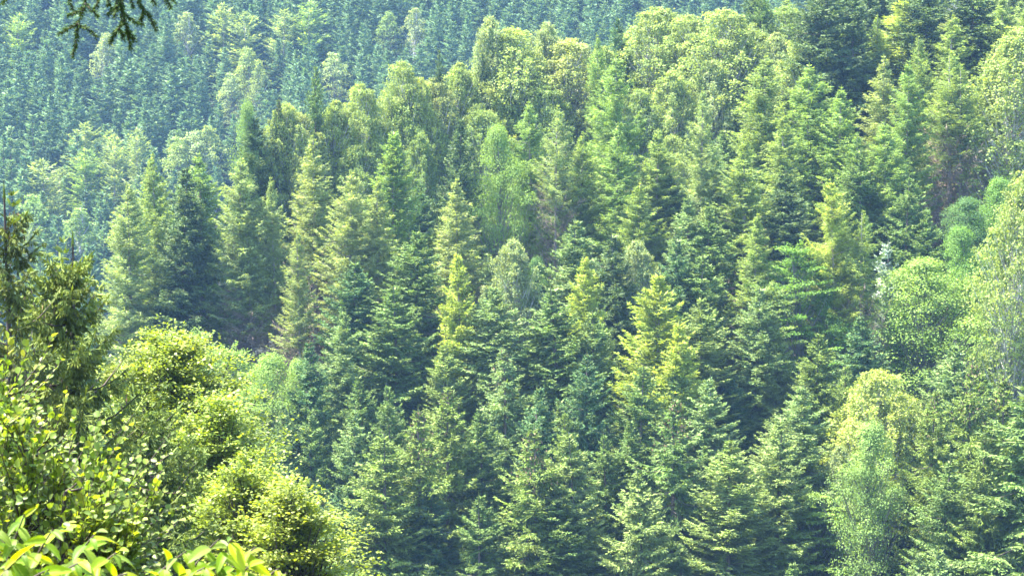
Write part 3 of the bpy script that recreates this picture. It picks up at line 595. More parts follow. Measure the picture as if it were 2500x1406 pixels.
# trees behind the left shoulder, on the nearer flank of the far hill
KF = [
 ('far_larch', 275, 330, 95, 24, 'l_s', 'pale larch spire low on the far slope left of the near-black spruce', 'low pale far larch', {}),
 ('far_larch', 335, 310, 85, 23, 'l_s', 'grey-green larch spire right of the low pale far larch', None, {}),
 ('far_larch', 105, 385, 120, 22, 'l_s', 'soft broad larch low on the left edge of the far slope', 'soft broad far larch', {}),
 ('far_larch', 205, 360, 110, 22, 'l_g', 'green larch between the soft broad larch and the pale spire', None, {}),
 ('far_birch', 480, 315, 90, 20, 'b_w', 'pale yellow birch behind the green-topped shelf larch', None, {}),
 ('far_birch', 512, 300, 80, 20, 'b_y', 'yellow birch at the foot of the far slope left of the poplar', None, {}),
 ('far_birch', 440, 330, 80, 20, 'b_y', 'yellowish birch above the near-black left spruce', None, {}),
 ('far_birch', 245, 75, 75, 19, 'b_w', 'whitish blossomy birch under the hanging spruce twigs', 'whitish far birch', {}),
 ('far_birch', 455, 25, 80, 20, 'b_w', 'pale cream birch at the top of the far slope', 'cream far birch', {}),
 ('far_birch', 605, 112, 60, 18, 'b_y', 'small yellow birch midway up the far slope', 'small yellow far birch', {}),
 ('far_birch', 632, 142, 55, 17, 'b_y', 'second yellow birch below the small yellow far one', None, {}),
 ('far_birch', 562, 175, 60, 17, 'b_w', 'greyish yellow birch left of the small yellow far birch', None, {}),
 ('far_birch', 818, 125, 75, 18, 'b_w', 'faded birch on the far slope above the ridge birches', 'faded far birch', {}),
 ('far_larch', 545, 5, 90, 22, 'l_s', 'hazy larch at the top right of the cream birch', None, {}),
 ('far_larch', 600, 25, 90, 22, 'l_s', 'second hazy larch in the top row of the far slope', None, {}),
 ('far_larch', 750, 0, 110, 24, 'l_g', 'hazy green larch at the top edge over the small ridge spruce', 'hazy green top larch', {}),
 ('far_larch', 690, 20, 90, 22, 'l_s', 'hazy grey larch left of the hazy green top larch', None, {}),
 ('far_larch', 40, 30, 100, 22, 'l_g', 'hazy larch at the far upper left corner', None, {}),
 ('far_birch', 1010, 15, 65, 18, 'b_w', 'pale far birch above the round ridge birch', None, {}),
 ('far_birch', 945, 25, 60, 18, 'b_g', 'grey-green far birch over the skyline birches', None, {}),
 ('far_birch', 75, 470, 90, 18, 'd_p', 'minty pale tree low behind the near spruce tip', 'minty low tree', {}),
 ('far_birch', 190, 500, 110, 19, 'd_p', 'pale green tree right of the near spruce tips', None, {}),
]
WF = dict(spruce=1.6, coned=1.55, larch=1.55, bare_larch=1.35, young_larch=1.6, birch=1.42, broad=1.25, silver=1.15, far_spruce=1.4, far_larch=1.35, far_birch=1.2)
REFS, KP = [], []
# how far below its tip a tree is seen before the next ones cover it, where that is more than usual
SHOW = {(2478, 488): 400, (2483, 128): 350, (432, 392): 380, (2282, 628): 270, (2325, 120): 350, (2350, 160): 320, (1350, 250): 320, (1592, 655): 250, (1505, 125): 280, (1235, 298): 270,
        (765, 322): 450, (848, 412): 350, (500, 365): 420, (583, 375): 420, (312, 440): 330, (2035, -70): 330, (1985, -45): 290, (2090, -40): 290, (2380, -70): 250, (2160, 578): 170, (1132, 605): 250, (2152, 862): 300, (1955, 588): 170}
for row in K:
    kind, u, v, wpx, H, tint, label, ref, opt = row
    x, y, Hs = solve(u, v, H, 150, 330)
    Hs = max(8.0, Hs)
    tree(kind, x, y, Hs, wpx * WF[kind] * y / FPX, TINT[tint], label, var=opt.get('var'))
    KP.append((x, y, Hs, wpx * y / FPX, u, v, wpx, SHOW.get((u, v), min(wpx * 0.95, 175))))
    if ref: REFS.append((u, v, ref, False))
for row in KF:
    kind, u, v, wpx, H, tint, label, ref, opt = row
    x, y, Hs = solve(u, v, H, 345, 640)
    Hs = max(8.0, Hs)
    tree(kind, x, y, Hs, wpx * WF[kind] * y / FPX, TINT[tint], label, var=opt.get('var'))
    KP.append((x, y, Hs, wpx * y / FPX, u, v, wpx, SHOW.get((u, v), min(wpx * 0.95, 175))))
    if ref: REFS.append((u, v, ref, True))
for q in ((610, 240, 'minty poplar'), (705, 212, 'dead-tipped spruce'), (765, 148, 'small dark ridge spruce'), (962, 108, 'round ridge birch'), (1250, 32, 'forked white-limbed birch'), (1505, 125, 'tall vivid larch spire'), (500, 365, 'green-topped shelf larch')):
    REFS.append((*q, True))
print('key trees', len(KP), time.time() - T0)

def relation(u, v, ru, rv):
    du, dv = u - ru, v - rv
    if abs(du) > abs(dv): return 'right of' if du > 0 else 'left of'
    return 'below' if dv > 0 else 'above'
USED = {}
def ref_label(look, u, v, far=False):
    c = sorted((math.hypot(u - a, v - b), a, b, n) for a, b, n, f in REFS if f == far)
    if far:
        d, a, b, n = c[0]
        return f'{look} on the far slope {relation(u, v, a, b)} the {n}'
    for d, a, b, n in c[:5]:
        lab = f'{look} just {relation(u, v, a, b)} the {n}'
        if lab not in USED and len(lab.split()) <= 14: USED[lab] = 1; return lab
    for d, a, b, n in c[:4]:
        for d2, a2, b2, n2 in c[:6]:
            if n2 == n: continue
            lab = f'{look} {relation(u, v, a, b)} {n}, {relation(u, v, a2, b2)} {n2}'
            if lab not in USED and len(lab.split()) <= 16: USED[lab] = 1; return lab
    return f'{look} {relation(u, v, c[0][1], c[0][2])} {c[0][3]}'

# ------------------------------------------------------------------ the trees between the ones above, main slope
KA = np.array([a[:8] for a in KP])
n_fill = 0
pts = []
for gy in np.arange(158, 296, 6.2):
    for gx in np.arange(-72, 84, 6.3):
        pts.append((gx + RNG.uniform(-2.2, 2.2), gy + RNG.uniform(-2.0, 2.0)))
FILL = []
for x, y in pts:
    if FILL and min(math.hypot(a[1] - x, a[0] - y) for a in FILL) < 3.4: continue
    yc = 256 + 0.78 * x
    if y > yc + 4: continue
    H = float(RNG.uniform(10, 22)); z = gz(x, y)
    d = np.hypot(KA[:, 0] - x, KA[:, 1] - y)
    if (d < KA[:, 3] * 0.26 + 0.9).any(): continue
    ok = True
    for _ in range(5):
        u, v = project(x, y, z + H)
        front = (KA[:, 1] > y) & (np.abs(KA[:, 4] - u) < KA[:, 6] * 0.33 + 75)
        need = KA[front, 5] + KA[front, 7]
        if not len(need) or v > (need - 0).max() or not ((v < need) & (v > KA[front, 5] - 260)).any(): break
        H -= 2.2
        if H < 7: ok = False; break
    if not ok: continue
    u, v = project(x, y, z + H)
    if not (-140 < u < 2640 and v < 1460): continue
    if 250 < u < 745 and 470 < v < 860: continue          # nothing stands before the larch stand
    if u < 250 and v < 470: continue
    upper = v < 120 + (300 if 700 < u < 1500 else 230 if u >= 1500 else -200)
    rr = RNG.random()
    if upper:
        kind = 'birch' if (rr < 0.6 and u < 1850) or rr < 0.2 else 'larch' if rr < 0.85 else 'spruce'
        if v < -30 and u > 1850: kind = 'spruce'
    else:
        kind = 'spruce' if rr < 0.88 else 'broad' if rr < 0.94 else 'larch'
    if kind == 'spruce':
        tk = ['s_g', 's_b', 's_t', 's_p', 's_d', 's_p'][int(RNG.integers(6))]; wd = H * RNG.uniform(0.42, 0.54)
        if v < -30: tk = 's_d'  # shade along the top edge is put into the tint
        look = {'s_g': 'mid green spruce', 's_b': 'grey-green spruce', 's_t': 'dark teal spruce', 's_d': 'dark green spruce', 's_p': 'pale-shooted spruce'}[tk]
    elif kind == 'larch':
        tk = ['l_s', 'l_o', 'l_g', 'l_p'][int(RNG.integers(4))]; wd = H * RNG.uniform(0.44, 0.54)
        look = {'l_s': 'silvery larch', 'l_o': 'olive larch', 'l_g': 'green larch', 'l_p': 'straw larch'}[tk]
    elif kind == 'birch':
        tk = ['b_y', 'b_g', 'b_g', 'b_o'][int(RNG.integers(4))]; wd = H * RNG.uniform(0.40, 0.50)
        look = {'b_y': 'yellow-green birch', 'b_g': 'dim green birch', 'b_o': 'tawny birch'}[tk]
    else:
        tk = ['d_g', 'd_d'][int(RNG.integers(2))]; H = min(H, 15); wd = H * 0.5
        look = {'d_g': 'green leafy understorey tree', 'd_d': 'dark leafy understorey tree'}[tk]
    FILL.append((y, x, H, wd, kind, tk, look, u, v))
for y, x, H, wd, kind, tk, look, u, v in sorted(FILL):
    uu = min(max(u, 5), 2495); vv = min(max(v, 5), 1400)
    tree(kind, x, y, H, wd, TINT[tk], ref_label(look, uu, vv), group={'spruce': 'spruces of the near slope', 'larch': 'larches of the near slope', 'birch': 'birches of the near slope', 'broad': 'leafy trees of the near slope'}[kind])
print('main filler', len(FILL), time.time() - T0)

# ------------------------------------------------------------------ the far hillside
far = []
for gy in np.arange(395, 715, 5.2):
    for gx in np.arange(-165, 110, 5.2):
        x = gx + RNG.uniform(-2.3, 2.3); y = gy + RNG.uniform(-2.6, 2.6)
        H = float(RNG.uniform(15, 24)); z = gz(x, y); u, v = project(x, y, z + H)
        if not (-60 < u < 1960 and v > -190): continue
        # what the ridge hides is left out
        ridge = np.interp(u, [0, 270, 480, 700, 860, 960, 1250, 1380, 1500, 1620, 1800, 1960], [700, 600, 430, 290, 230, 170, 90, 110, 120, 30, 60, 60])
        if v > ridge: continue
        if len(KA) and (np.hypot(KA[:, 0] - x, KA[:, 1] - y) < 4.0).any(): continue
        blk = (KA[:, 1] > y) & (KA[:, 1] > 340) & (np.abs(KA[:, 4] - u) < 45)
        if blk.any() and ((v < KA[blk, 5] + 70) & (v > KA[blk, 5] - 130)).any():
            H -= 5; v2 = project(x, y, z + H)[1]
            if ((v2 < KA[blk, 5] + 60) & (v2 > KA[blk, 5] - 130)).any(): continue
            v = v2
        far.append((y, x, H, u, v))
far.sort()
N_FAR = 296 - 4 - sum(o.name.startswith('spruce_tree') for o in bpy.data.objects)
n_l = 0
HAZE_TINTS = [(0.095, 0.19, 0.09), (0.07, 0.155, 0.085), (0.14, 0.245, 0.105), (0.175, 0.275, 0.11), (0.045, 0.10, 0.065)]  # far needle tints, lighter and bluer: part of the haze is in the colour
for i, (y, x, H, u, v) in enumerate(far):
    kind = 'far_larch' if RNG.random() < 0.08 else 'far_spruce'
    if i >= N_FAR: continue
    tk = int(RNG.integers(5)); uu = max(u, 5); vv = max(v, 5)
    look = {'far_larch': 'hazy larch', 'far_spruce': ['blue-green spruce', 'deep blue-green spruce', 'sage spruce', 'pale sage spruce', 'dark bluish spruce'][tk]}[kind]
    lab = ref_label(look, uu, vv, True)
    tree(kind, x, y, H, H * RNG.uniform(0.42, 0.56), TINT['l_s'] if kind == 'far_larch' else HAZE_TINTS[tk], lab, group=lab.replace('spruce on', 'spruces on').replace('larch on', 'larches on'))
print('far', len(far), time.time() - T0)
rest = far[N_FAR:]
if rest:
    # the rows past the limit, one mass of the same spruces: instances on points
    pm = bpy.data.meshes.new('distant_spruce_forest'); n = len(rest)
    pm.vertices.add(n); pm.vertices.foreach_set('co', np.array([(x, y, gz(x, y)) for y, x, H, u, v in rest], np.float32).ravel())
    hs = np.array([q[2] for q in rest]) / 18; ws = hs * RNG.uniform(1.15, 1.6, n)
    for nm, dt, val in (('tree_scale', 'FLOAT_VECTOR', np.stack([ws, ws, hs], 1)), ('tree_turn', 'FLOAT_VECTOR', np.stack([ws * 0, ws * 0, RNG.uniform(0, 6.28, n)], 1))):
        a = pm.attributes.new(nm, dt, 'POINT'); a.data.foreach_set('vector', val.astype(np.float32).ravel())
    a = pm.attributes.new('tree_kind', 'INT', 'POINT'); a.data.foreach_set('value', RNG.integers(0, 4, n).astype(np.int32))
    M['mass'] = foliage_mat('distant_spruce_needles', (0.17, 0.22, 0.07), 0.75, 0.25, (1.2, 1.2, 0.5), 0.6, 0.15, tint=(0.095, 0.185, 0.09))  # same haze-blue colouring as the single far spruces
    tc_ = bpy.data.collections.new('distant_spruce_kinds')
    for k, parts in enumerate(TEM['far_spruce']):
        me2 = parts[0][1].copy(); me2.materials.clear(); me2.materials.append(M['mass'])
        tc_.objects.link(bpy.data.objects.new('distant_spruce_%s' % 'abcd'[k], me2))
    o = bpy.data.objects.new('distant_spruce_forest', pm); col.objects.link(o)
    ng = bpy.data.node_groups.new('scatter_spruces', 'GeometryNodeTree')
    ng.interface.new_socket('Geometry', in_out='INPUT', socket_type='NodeSocketGeometry'); ng.interface.new_socket('Geometry', in_out='OUTPUT', socket_type='NodeSocketGeometry')
    N_ = ng.nodes; gi = N_.new('NodeGroupInput'); go_ = N_.new('NodeGroupOutput'); iop = N_.new('GeometryNodeInstanceOnPoints'); cin = N_.new('GeometryNodeCollectionInfo')
    cin.inputs['Collection'].default_value = tc_; cin.inputs['Separate Children'].default_value = True; cin.inputs['Reset Children'].default_value = True
    ng.links.new(gi.outputs[0], iop.inputs['Points']); ng.links.new(cin.outputs[0], iop.inputs['Instance']); iop.inputs['Pick Instance'].default_value = True
    for nm, dt, sock in (('tree_kind', 'INT', 'Instance Index'), ('tree_turn', 'FLOAT_VECTOR', 'Rotation'), ('tree_scale', 'FLOAT_VECTOR', 'Scale')):
        na = N_.new('GeometryNodeInputNamedAttribute'); na.data_type = dt; na.inputs['Name'].default_value = nm
        ng.links.new(next(q for q in na.outputs if q.enabled and q.name == 'Attribute'), iop.inputs[sock])
    ng.links.new(iop.outputs[0], go_.inputs[0]); o.modifiers.new('scatter', 'NODES').node_group = ng
    o['kind'] = 'stuff'; o['label'] = 'blue hazy spruce forest covering the highest rows of the far slope'
# ------------------------------------------------------------------ near trees on the camera's own slope
def one_off(name, x, y, H, parts, mats, tint, label, rot=0.0):
    root = bpy.data.objects.new(name, None); col.objects.link(root); root.empty_display_size = 0.5
    root.location = (x, y, gz(x, y) - 0.15); root.rotation_euler = (0, 0, rot)
    root['label'] = label; root['category'] = 'tree'
    for pn, mb in parts.items():
        o = bpy.data.objects.new(pn, mb.mesh('near_' + pn, M[mats[pn]])); col.objects.link(o); o.parent = root; o.color = (*tint, 1)
        if pn == 'cones': o['kind'] = 'stuff'
    return root
def near_at(u, v, D):
    d = ray(u, v); t = D / d[1]; x = d[0] * t
    return x, D, d[2] * t - gz(x, D) + 0.15, d[2] * t
NS = {'crown': 'near_spruce', 'trunk': 'dark_bark', 'cones': 'cone', 'bare_branches': 'twigs'}
kw = dict(ds=0.14, sub=0.24, width=0.024, tert=6, droop=0.30, low=0.0, rise=0.45, hang=1.5, jag=0.65, whorl=0.6, wild=0.15, z0=0.5, zpow=0.55, leader=0.5, twl=0.07, subl=(0.18, 0.65), fine=True, tipfresh=0.6)
x, y, H, _ = near_at(155, 556, 45)
one_off('spruce_tree', x, y, H, conifer(201, H=H, R=5.2, n_br=210, gap=0.3, prof=1.05, acol=2.8, cones=40, **kw), NS, (0.12, 0.155, 0.030),
        'near spruce with hanging olive sprays and a ragged brown-flecked tip above the leafy shrub', 1.0)
x, y, H, _ = near_at(28, 440, 43)
one_off('spruce_tree', x, y, H, conifer(202, H=H, R=3.2, n_br=100, gap=0.35, prof=1.0, acol=2.4, cones=90, **kw), NS, (0.10, 0.12, 0.03),
        'near scraggy spruce at the left edge, thin trunk showing under a brown cone-hung top', 0.4)
x, y, H, _ = near_at(345, 930, 48)
one_off('spruce_tree', x, y, H, conifer(203, H=H, R=3.8, n_br=115, gap=0.15, acol=2.6, **kw), NS, (0.06, 0.095, 0.022),
        'dark near spruce standing between the ragged-tipped spruce and the yellow-green beech', 2.0)
NB = {'crown': 'near_leaf', 'trunk': 'dark_bark', 'limbs': 'dark_bark'}
for u, v, D, R, n, sd, tint, lab in (
    (415, 786, 60, 3.3, 640, 211, (0.165, 0.235, 0.042), 'large near yellow-green beech, highest of the near leafy crowns'),
    (515, 935, 56, 2.3, 380, 214, (0.15, 0.225, 0.042), 'near beech just under the shoulder of the highest near crown'),
    (600, 1085, 53, 2.1, 330, 213, (0.16, 0.23, 0.042), 'third near beech down the slope, between its higher and lower neighbours'),
    (725, 1155, 51, 1.9, 300, 212, (0.185, 0.245, 0.042), 'lowest near beech whose crown slopes to the bottom edge')):
    x, y, H, _ = near_at(u, v, D)
    one_off('beech_tree', x, y, H, leafy(sd, H=H, R=R, z0=0.62, n_cl=n, per=150, leaf=0.10, kind='spray', cl_r=0.9, top=0.5, limb_r=0.035, inner=0.5, lobes=0.22), NB, tint, lab)

# leaf meshes: base at the origin, +Y along the leaf, folded along the midrib and drooping
def leaf_mesh(name, material, L, W, fold, droop, n=6, rnd=0.0):
    V, F = [], []
    for i in range(n + 1):
        t = i / n; wv = W * (math.sin(math.pi * min(1, t ** (0.75 + rnd))) ** (0.75 - 0.25 * rnd)) * (1 if i not in (0, n) else 0.04)
        for sx in (-1, -0.5, 0, 0.5, 1):
            V.append((sx * wv, L * t * (1 - 0.12 * droop * t), abs(sx) * wv * fold - droop * L * 0.45 * t * t + 0.03 * W * math.sin(t * 17 + sx * 3)))
    for i in range(n):
        for j in range(4): a = i * 5 + j; F.append((a, a + 1, a + 6, a + 5))
    mb = MB(); mb.add(V, F); return mb.mesh(name, material, True)
def leaf_matrix(p, d, up):
    from mathutils import Matrix
    d = Vector(d).normalized(); up = Vector(up); x = d.cross(up).normalized(); zz = x.cross(d).normalized()
    m = Matrix((x, d, zz)).transposed().to_4x4(); m.translation = Vector(p); return m
def big_leaf_mat():
    m, n, out = mat('veined_leaf')
    oi = n.nodes.new('ShaderNodeObjectInfo'); tc = n.nodes.new('ShaderNodeTexCoord'); sp = n.nodes.new('ShaderNodeSeparateXYZ')
    n.links.new(tc.outputs['Object'], sp.inputs[0]); ax = math_node(n, 'ABSOLUTE', sp.outputs['X'])
    mid = math_node(n, 'LESS_THAN', ax, 0.0011)
    vein = math_node(n, 'GREATER_THAN', math_node(n, 'SINE', math_node(n, 'MULTIPLY', math_node(n, 'SUBTRACT', sp.outputs['Y'], ax), 620.0)), 0.93)
    vv = math_node(n, 'MULTIPLY', math_node(n, 'MAXIMUM', mid, math_node(n, 'MULTIPLY', vein, 0.5)), 0.45)
    nz = n.nodes.new('ShaderNodeTexNoise'); nz.inputs['Scale'].default_value = 40; n.links.new(tc.outputs['Object'], nz.inputs['Vector'])
    k = math_node(n, 'MULTIPLY_ADD', oi.outputs['Random'], 0.6, math_node(n, 'MULTIPLY_ADD', nz.outputs['Fac'], 0.4, 0.5))
    c = mixc(n, vv, scale_col(n, oi.outputs['Color'], k), (0.32, 0.38, 0.12))
    bs = n.nodes.new('ShaderNodeBsdfPrincipled'); n.links.new(c, bs.inputs['Base Color']); bs.inputs['Roughness'].default_value = 0.5; bs.inputs['Specular IOR Level'].default_value = 0.25
    tr = n.nodes.new('ShaderNodeBsdfTranslucent'); n.links.new(mixc(n, 1.0, c, (1.7, 1.5, 0.15), 'MULTIPLY'), tr.inputs['Color'])
    mx = n.nodes.new('ShaderNodeMixShader'); mx.inputs[0].default_value = 0.55
    n.links.new(bs.outputs[0], mx.inputs[1]); n.links.new(tr.outputs[0], mx.inputs[2]); n.links.new(mx.outputs[0], out.inputs[0])
    return m
M['veined'] = big_leaf_mat()
NR = np.random.default_rng(99)
def world_pt(u, v, D):
    d = ray(u, v); return d * (D / d[1])
def link_part(name, me, parent, color=None):
    o = bpy.data.objects.new(name, me); col.objects.link(o); o.parent = parent
    if color: o.color = (*color, 1)
    return o

# rounded-leaf shrub, twelve metres off
def bez(a, b, c, n):
    s = np.linspace(0, 1, n)[:, None]; return (1 - s) ** 2 * a + 2 * s * (1 - s) * b + s ** 2 * c
shrub = bpy.data.objects.new('alder_shrub', None); col.objects.link(shrub)
shrub.location = (-2.9, 12.0, gz(-2.9, 12.0) - 0.05); SB = np.array(shrub.location)
shrub['label'] = 'tall shrub of small rounded leaves whose pale shoots rise before the near spruces'; shrub['category'] = 'shrub'
hubs = [world_pt(u, v, D) for u, v, D in ((-40, 1010, 12.2), (60, 1120, 12.0), (160, 1200, 11.8), (250, 1290, 12.0), (-60, 1250, 11.7), (110, 1330, 11.9))]
stems = []
for h in hubs:
    mb = MB(); b0 = np.array([NR.uniform(-.25, .25), NR.uniform(-.25, .25), 0]); e = h - SB
    p = bez(b0, b0 * 0.5 + np.array([e[0] * 0.2, e[1] * 0.2, e[2] * 0.6]), e, 12); mb.tube(p, np.linspace(0.035, 0.010, 12), 7); stems.append(p)
    link_part('stem', mb.mesh('stem', M['dark_bark'], True), shrub)
tips = [(18, 828, 12.1), (66, 846, 12.2), (128, 822, 12.2), (150, 880, 12.1), (8, 905, 12.0), (95, 905, 12.0), (160, 960, 11.9), (40, 960, 12.0), (182, 1015, 11.9), (120, 1000, 11.9), (-30, 870, 12.0), (-50, 950, 12.0),
        (352, 1090, 12.0), (395, 1148, 12.1), (372, 1185, 12.0), (340, 1130, 11.9), (298, 1120, 11.9), (248, 1110, 12.0), (385, 1215, 11.9), (230, 1050, 12.0), (180, 1060, 12.0), (200, 1130, 11.8), (340, 1240, 12.0), (350, 1290, 12.0)]
for k in range(130):
    u = NR.uniform(-90, 345); top = np.interp(u, [-90, 0, 120, 200, 280, 345], [900, 930, 1000, 1090, 1120, 1210])
    tips.append((u, NR.uniform(top, 1430), NR.uniform(11.5, 12.6)))
tw = MB(); LP, LD, LU = [], [], []
for k, (u, v, D) in enumerate(tips):
    e = world_pt(u, v, D) - SB
    j = int(np.argmin([np.linalg.norm(p[-1] - e) + (5 if p[-1][2] > e[2] + 0.1 else 0) for p in stems])); st = stems[j]
    q = st[np.argmin(np.linalg.norm(st - (e - np.array([0.1, 0, 0.45])), axis=1))]
    p = bez(q, (q + e) / 2 + np.array([0.08, 0, -0.08]), e, 9); tw.tube(p, np.linspace(0.007, 0.0016, 9), 4)
    Ln = np.linalg.norm(e - q)
    def along(pp, cnt, s0):
        s = np.linspace(s0, 1, cnt) * (len(pp) - 1); i0 = np.minimum(s.astype(int), len(pp) - 2); f = (s - i0)[:, None]
        return pp[i0] * (1 - f) + pp[i0 + 1] * f, unit(pp[i0 + 1] - pp[i0])
    for pp, cnt, s0 in [(p, 10 + int(Ln * 8), 0.35)]:
        A, T = along(pp, cnt, s0)
        for a, (pt, tg) in enumerate(zip(A, T)):
            sd = 1 if a % 2 else -1; sv = unit(np.cross(tg, [0, -0.4, 1.0]) * sd + tg * 0.7 + NR.normal(0, .22, 3)); LP.append(pt); LD.append(sv); LU.append(unit(np.array([0, -.35, 1]) + NR.normal(0, .45, 3)))
    if k >= 12 and k not in (12, 13, 14):
        for c in range(5):
            s = NR.uniform(0.3, 0.9); pt, tg = along(p, 2, s); pt, tg = pt[0], tg[0]
            d = unit(tg + NR.normal(0, .6, 3) + np.array([0.15, 0, 0.25])); en = pt + d * NR.uniform(.14, .34)
            pp = bez(pt, (pt + en) / 2 - Z * 0.02, en, 5); tw.tube(pp, np.linspace(0.003, 0.0012, 5), 3)
            A, T = along(pp, 8, 0.15)
            for a, (p2, tg) in enumerate(zip(A, T)):
                sd = 1 if a % 2 else -1; sv = unit(np.cross(tg, [0, -0.4, 1.0]) * sd + tg * 0.6 + NR.normal(0, .25, 3)); LP.append(p2); LD.append(sv); LU.append(unit(np.array([0, -.35, 1]) + NR.normal(0, .5, 3)))
link_part('twigs', tw.mesh('shrub_twigs', M['dark_bark']), shrub)['kind'] = 'stuff'
LP, LD, LU = np.array(LP), np.array(LD), np.array(LU)
rl = [leaf_mesh('rounded_leaf', M['near_leaf'], 0.042, 0.018, f, d, 4, 0.3) for f, d in ((0.25, 0.2), (0.1, 0.4), (0.4, 0.1))]
n_top = min(300, len(LP)); order = np.argsort(LP[:, 2] * -1 + NR.normal(0, 0.25, len(LP)))
lc = [(0.13, 0.21, 0.035), (0.20, 0.26, 0.035), (0.28, 0.30, 0.04), (0.10, 0.17, 0.04), (0.16, 0.24, 0.05)]
for k in order[:n_top]:
    o = link_part('leaf', rl[int(NR.integers(3))], shrub, lc[int(NR.choice(5, p=[.3, .3, .12, .1, .18]))])
    m = leaf_matrix(LP[k], LD[k], LU[k]); s = NR.uniform(0.7, 1.25); o.matrix_local = m @ __import__('mathutils').Matrix.Scale(s, 4)
rest_i = order[n_top:]
P, D, U = LP[rest_i], LD[rest_i], LU[rest_i]; Bx = unit(np.cross(D, U)); Nz = np.cross(Bx, D); l = (0.042 * NR.uniform(.65, 1.25, len(P)))[:, None]
Vl = np.stack([P, P + D * l * .3 - Bx * l * .40 + Nz * l * .08, P + D * l * .75 - Bx * l * .34 + Nz * l * .06, P + D * l - Nz * l * .1, P + D * l * .75 + Bx * l * .34 + Nz * l * .06, P + D * l * .3 + Bx * l * .40 + Nz * l * .08], 1)
b = np.arange(len(P))[:, None] * 6
Fl = np.concatenate([b + np.array([[0, 1, 2, 3]]), b + np.array([[0, 3, 4, 5]])]); va = NR.random(len(P)); fr = NR.random(len(P)) ** 1.5
fo = MB(); fo.add(Vl.reshape(-1, 3), Fl, np.tile(va, 2), np.tile(fr, 2))
o = link_part('foliage', fo.mesh('shrub_foliage', M['near_leaf']), shrub, (0.13, 0.20, 0.035)); o['kind'] = 'stuff'
print('shrub leaves', len(LP))

# long-leaved cherry saplings, six metres off
cl = [leaf_mesh('long_leaf', M['veined'], 0.092, 0.0165, f, d, 8) for f, d in ((0.35, 0.8), (0.2, 1.3), (0.6, 0.4))]
cc = [(0.20, 0.30, 0.010), (0.28, 0.34, 0.010), (0.10, 0.19, 0.015), (0.18, 0.26, 0.04), (0.15, 0.26, 0.012)]
def sapling(base, shoots, label, size=1.0):
    root = bpy.data.objects.new('cherry_sapling', None); col.objects.link(root)
    root.location = (base[0], base[1], gz(*base) - 0.05); RB = np.array(root.location)
    root['label'] = label; root['category'] = 'sapling'
    hub = np.mean([world_pt(u0, v0, D) for u0, v0, u1, v1, D, n in shoots], axis=0) - RB - np.array([0, 0, 0.35])
    mb = MB(); p = bez(np.zeros(3), hub * [0.3, 0.3, 0.6], hub, 12); mb.tube(p, np.linspace(0.022, 0.010, 12), 8); link_part('stem', mb.mesh('stem', M['dark_bark'], True), root)
    for u0, v0, u1, v1, D, n in shoots:
        a = world_pt(u0, v0, D) - RB; e = world_pt(u1, v1, D - 0.1) - RB
        mb = MB(); pp = np.concatenate([bez(hub, (hub + a) / 2 + [0, 0, -.05], a, 6)[:-1], bez(a, (a + e) / 2 + [0, 0, 0.015], e, 8)]); mb.tube(pp, np.linspace(0.007, 0.002, len(pp)), 5)
        link_part('twig', mb.mesh('twig', M['dark_bark'], True), root)
        for k in range(n):
            f = (k + 0.5) / n; i = min(int(f * 7), 6); q = pp[5 + i] * (1 - (f * 7 - i)) + pp[min(6 + i, len(pp) - 1)] * (f * 7 - i)
            tg = unit(pp[min(6 + i, len(pp) - 1)] - pp[5 + i]); ang = k * 2.4 + NR.normal(0, .3)
            s1 = unit(np.cross(tg, Z)); s2 = np.cross(s1, tg)
            d = unit(tg * (0.55 + 0.8 * (f > 0.85)) + s1 * math.cos(ang) + s2 * math.sin(ang) * 0.7 + np.array([0, -0.15, -0.7]))
            up = unit(np.array([0, -0.5, 1.0]) + NR.normal(0, .35, 3))
            o = link_part('leaf', cl[int(NR.integers(3))], root, cc[int(NR.integers(5))]); s = size * NR.uniform(0.6, 1.1) * (0.75 if f > 0.85 else 1)
            o.matrix_local = leaf_matrix(q, d, up) @ __import__('mathutils').Matrix.Scale(s, 4)
    return root
sapling((-1.6, 6.0), [(10, 1400, 60, 1255, 6.0, 10), (60, 1420, 130, 1290, 5.9, 11), (150, 1420, 235, 1300, 6.1, 12), (200, 1430, 290, 1345, 6.0, 12), (-60, 1400, -10, 1290, 6.0, 8), (100, 1440, 200, 1370, 5.8, 12), (230, 1440, 310, 1400, 5.9, 8), (-20, 1440, 60, 1350, 5.85, 11), (30, 1450, 120, 1390, 5.7, 9)],
        'bright long-leaved cherry sapling filling the bottom left corner')
sapling((-0.75, 6.2), [(350, 1440, 455, 1345, 6.2, 11), (440, 1430, 535, 1315, 6.2, 11), (520, 1420, 570, 1308, 6.15, 9), (540, 1420, 625, 1335, 6.2, 10), (410, 1450, 500, 1385, 6.0, 11), (560, 1450, 610, 1380, 6.1, 7)],
        'glossy cherry sapling with curling tip leaves at the bottom edge, right of the corner one')
sapling((-0.62, 6.4), [(630, 1440, 680, 1388, 6.4, 6), (650, 1450, 700, 1398, 6.4, 4)], 'few lime leaves of a third sapling barely rising over the bottom edge', 0.8)

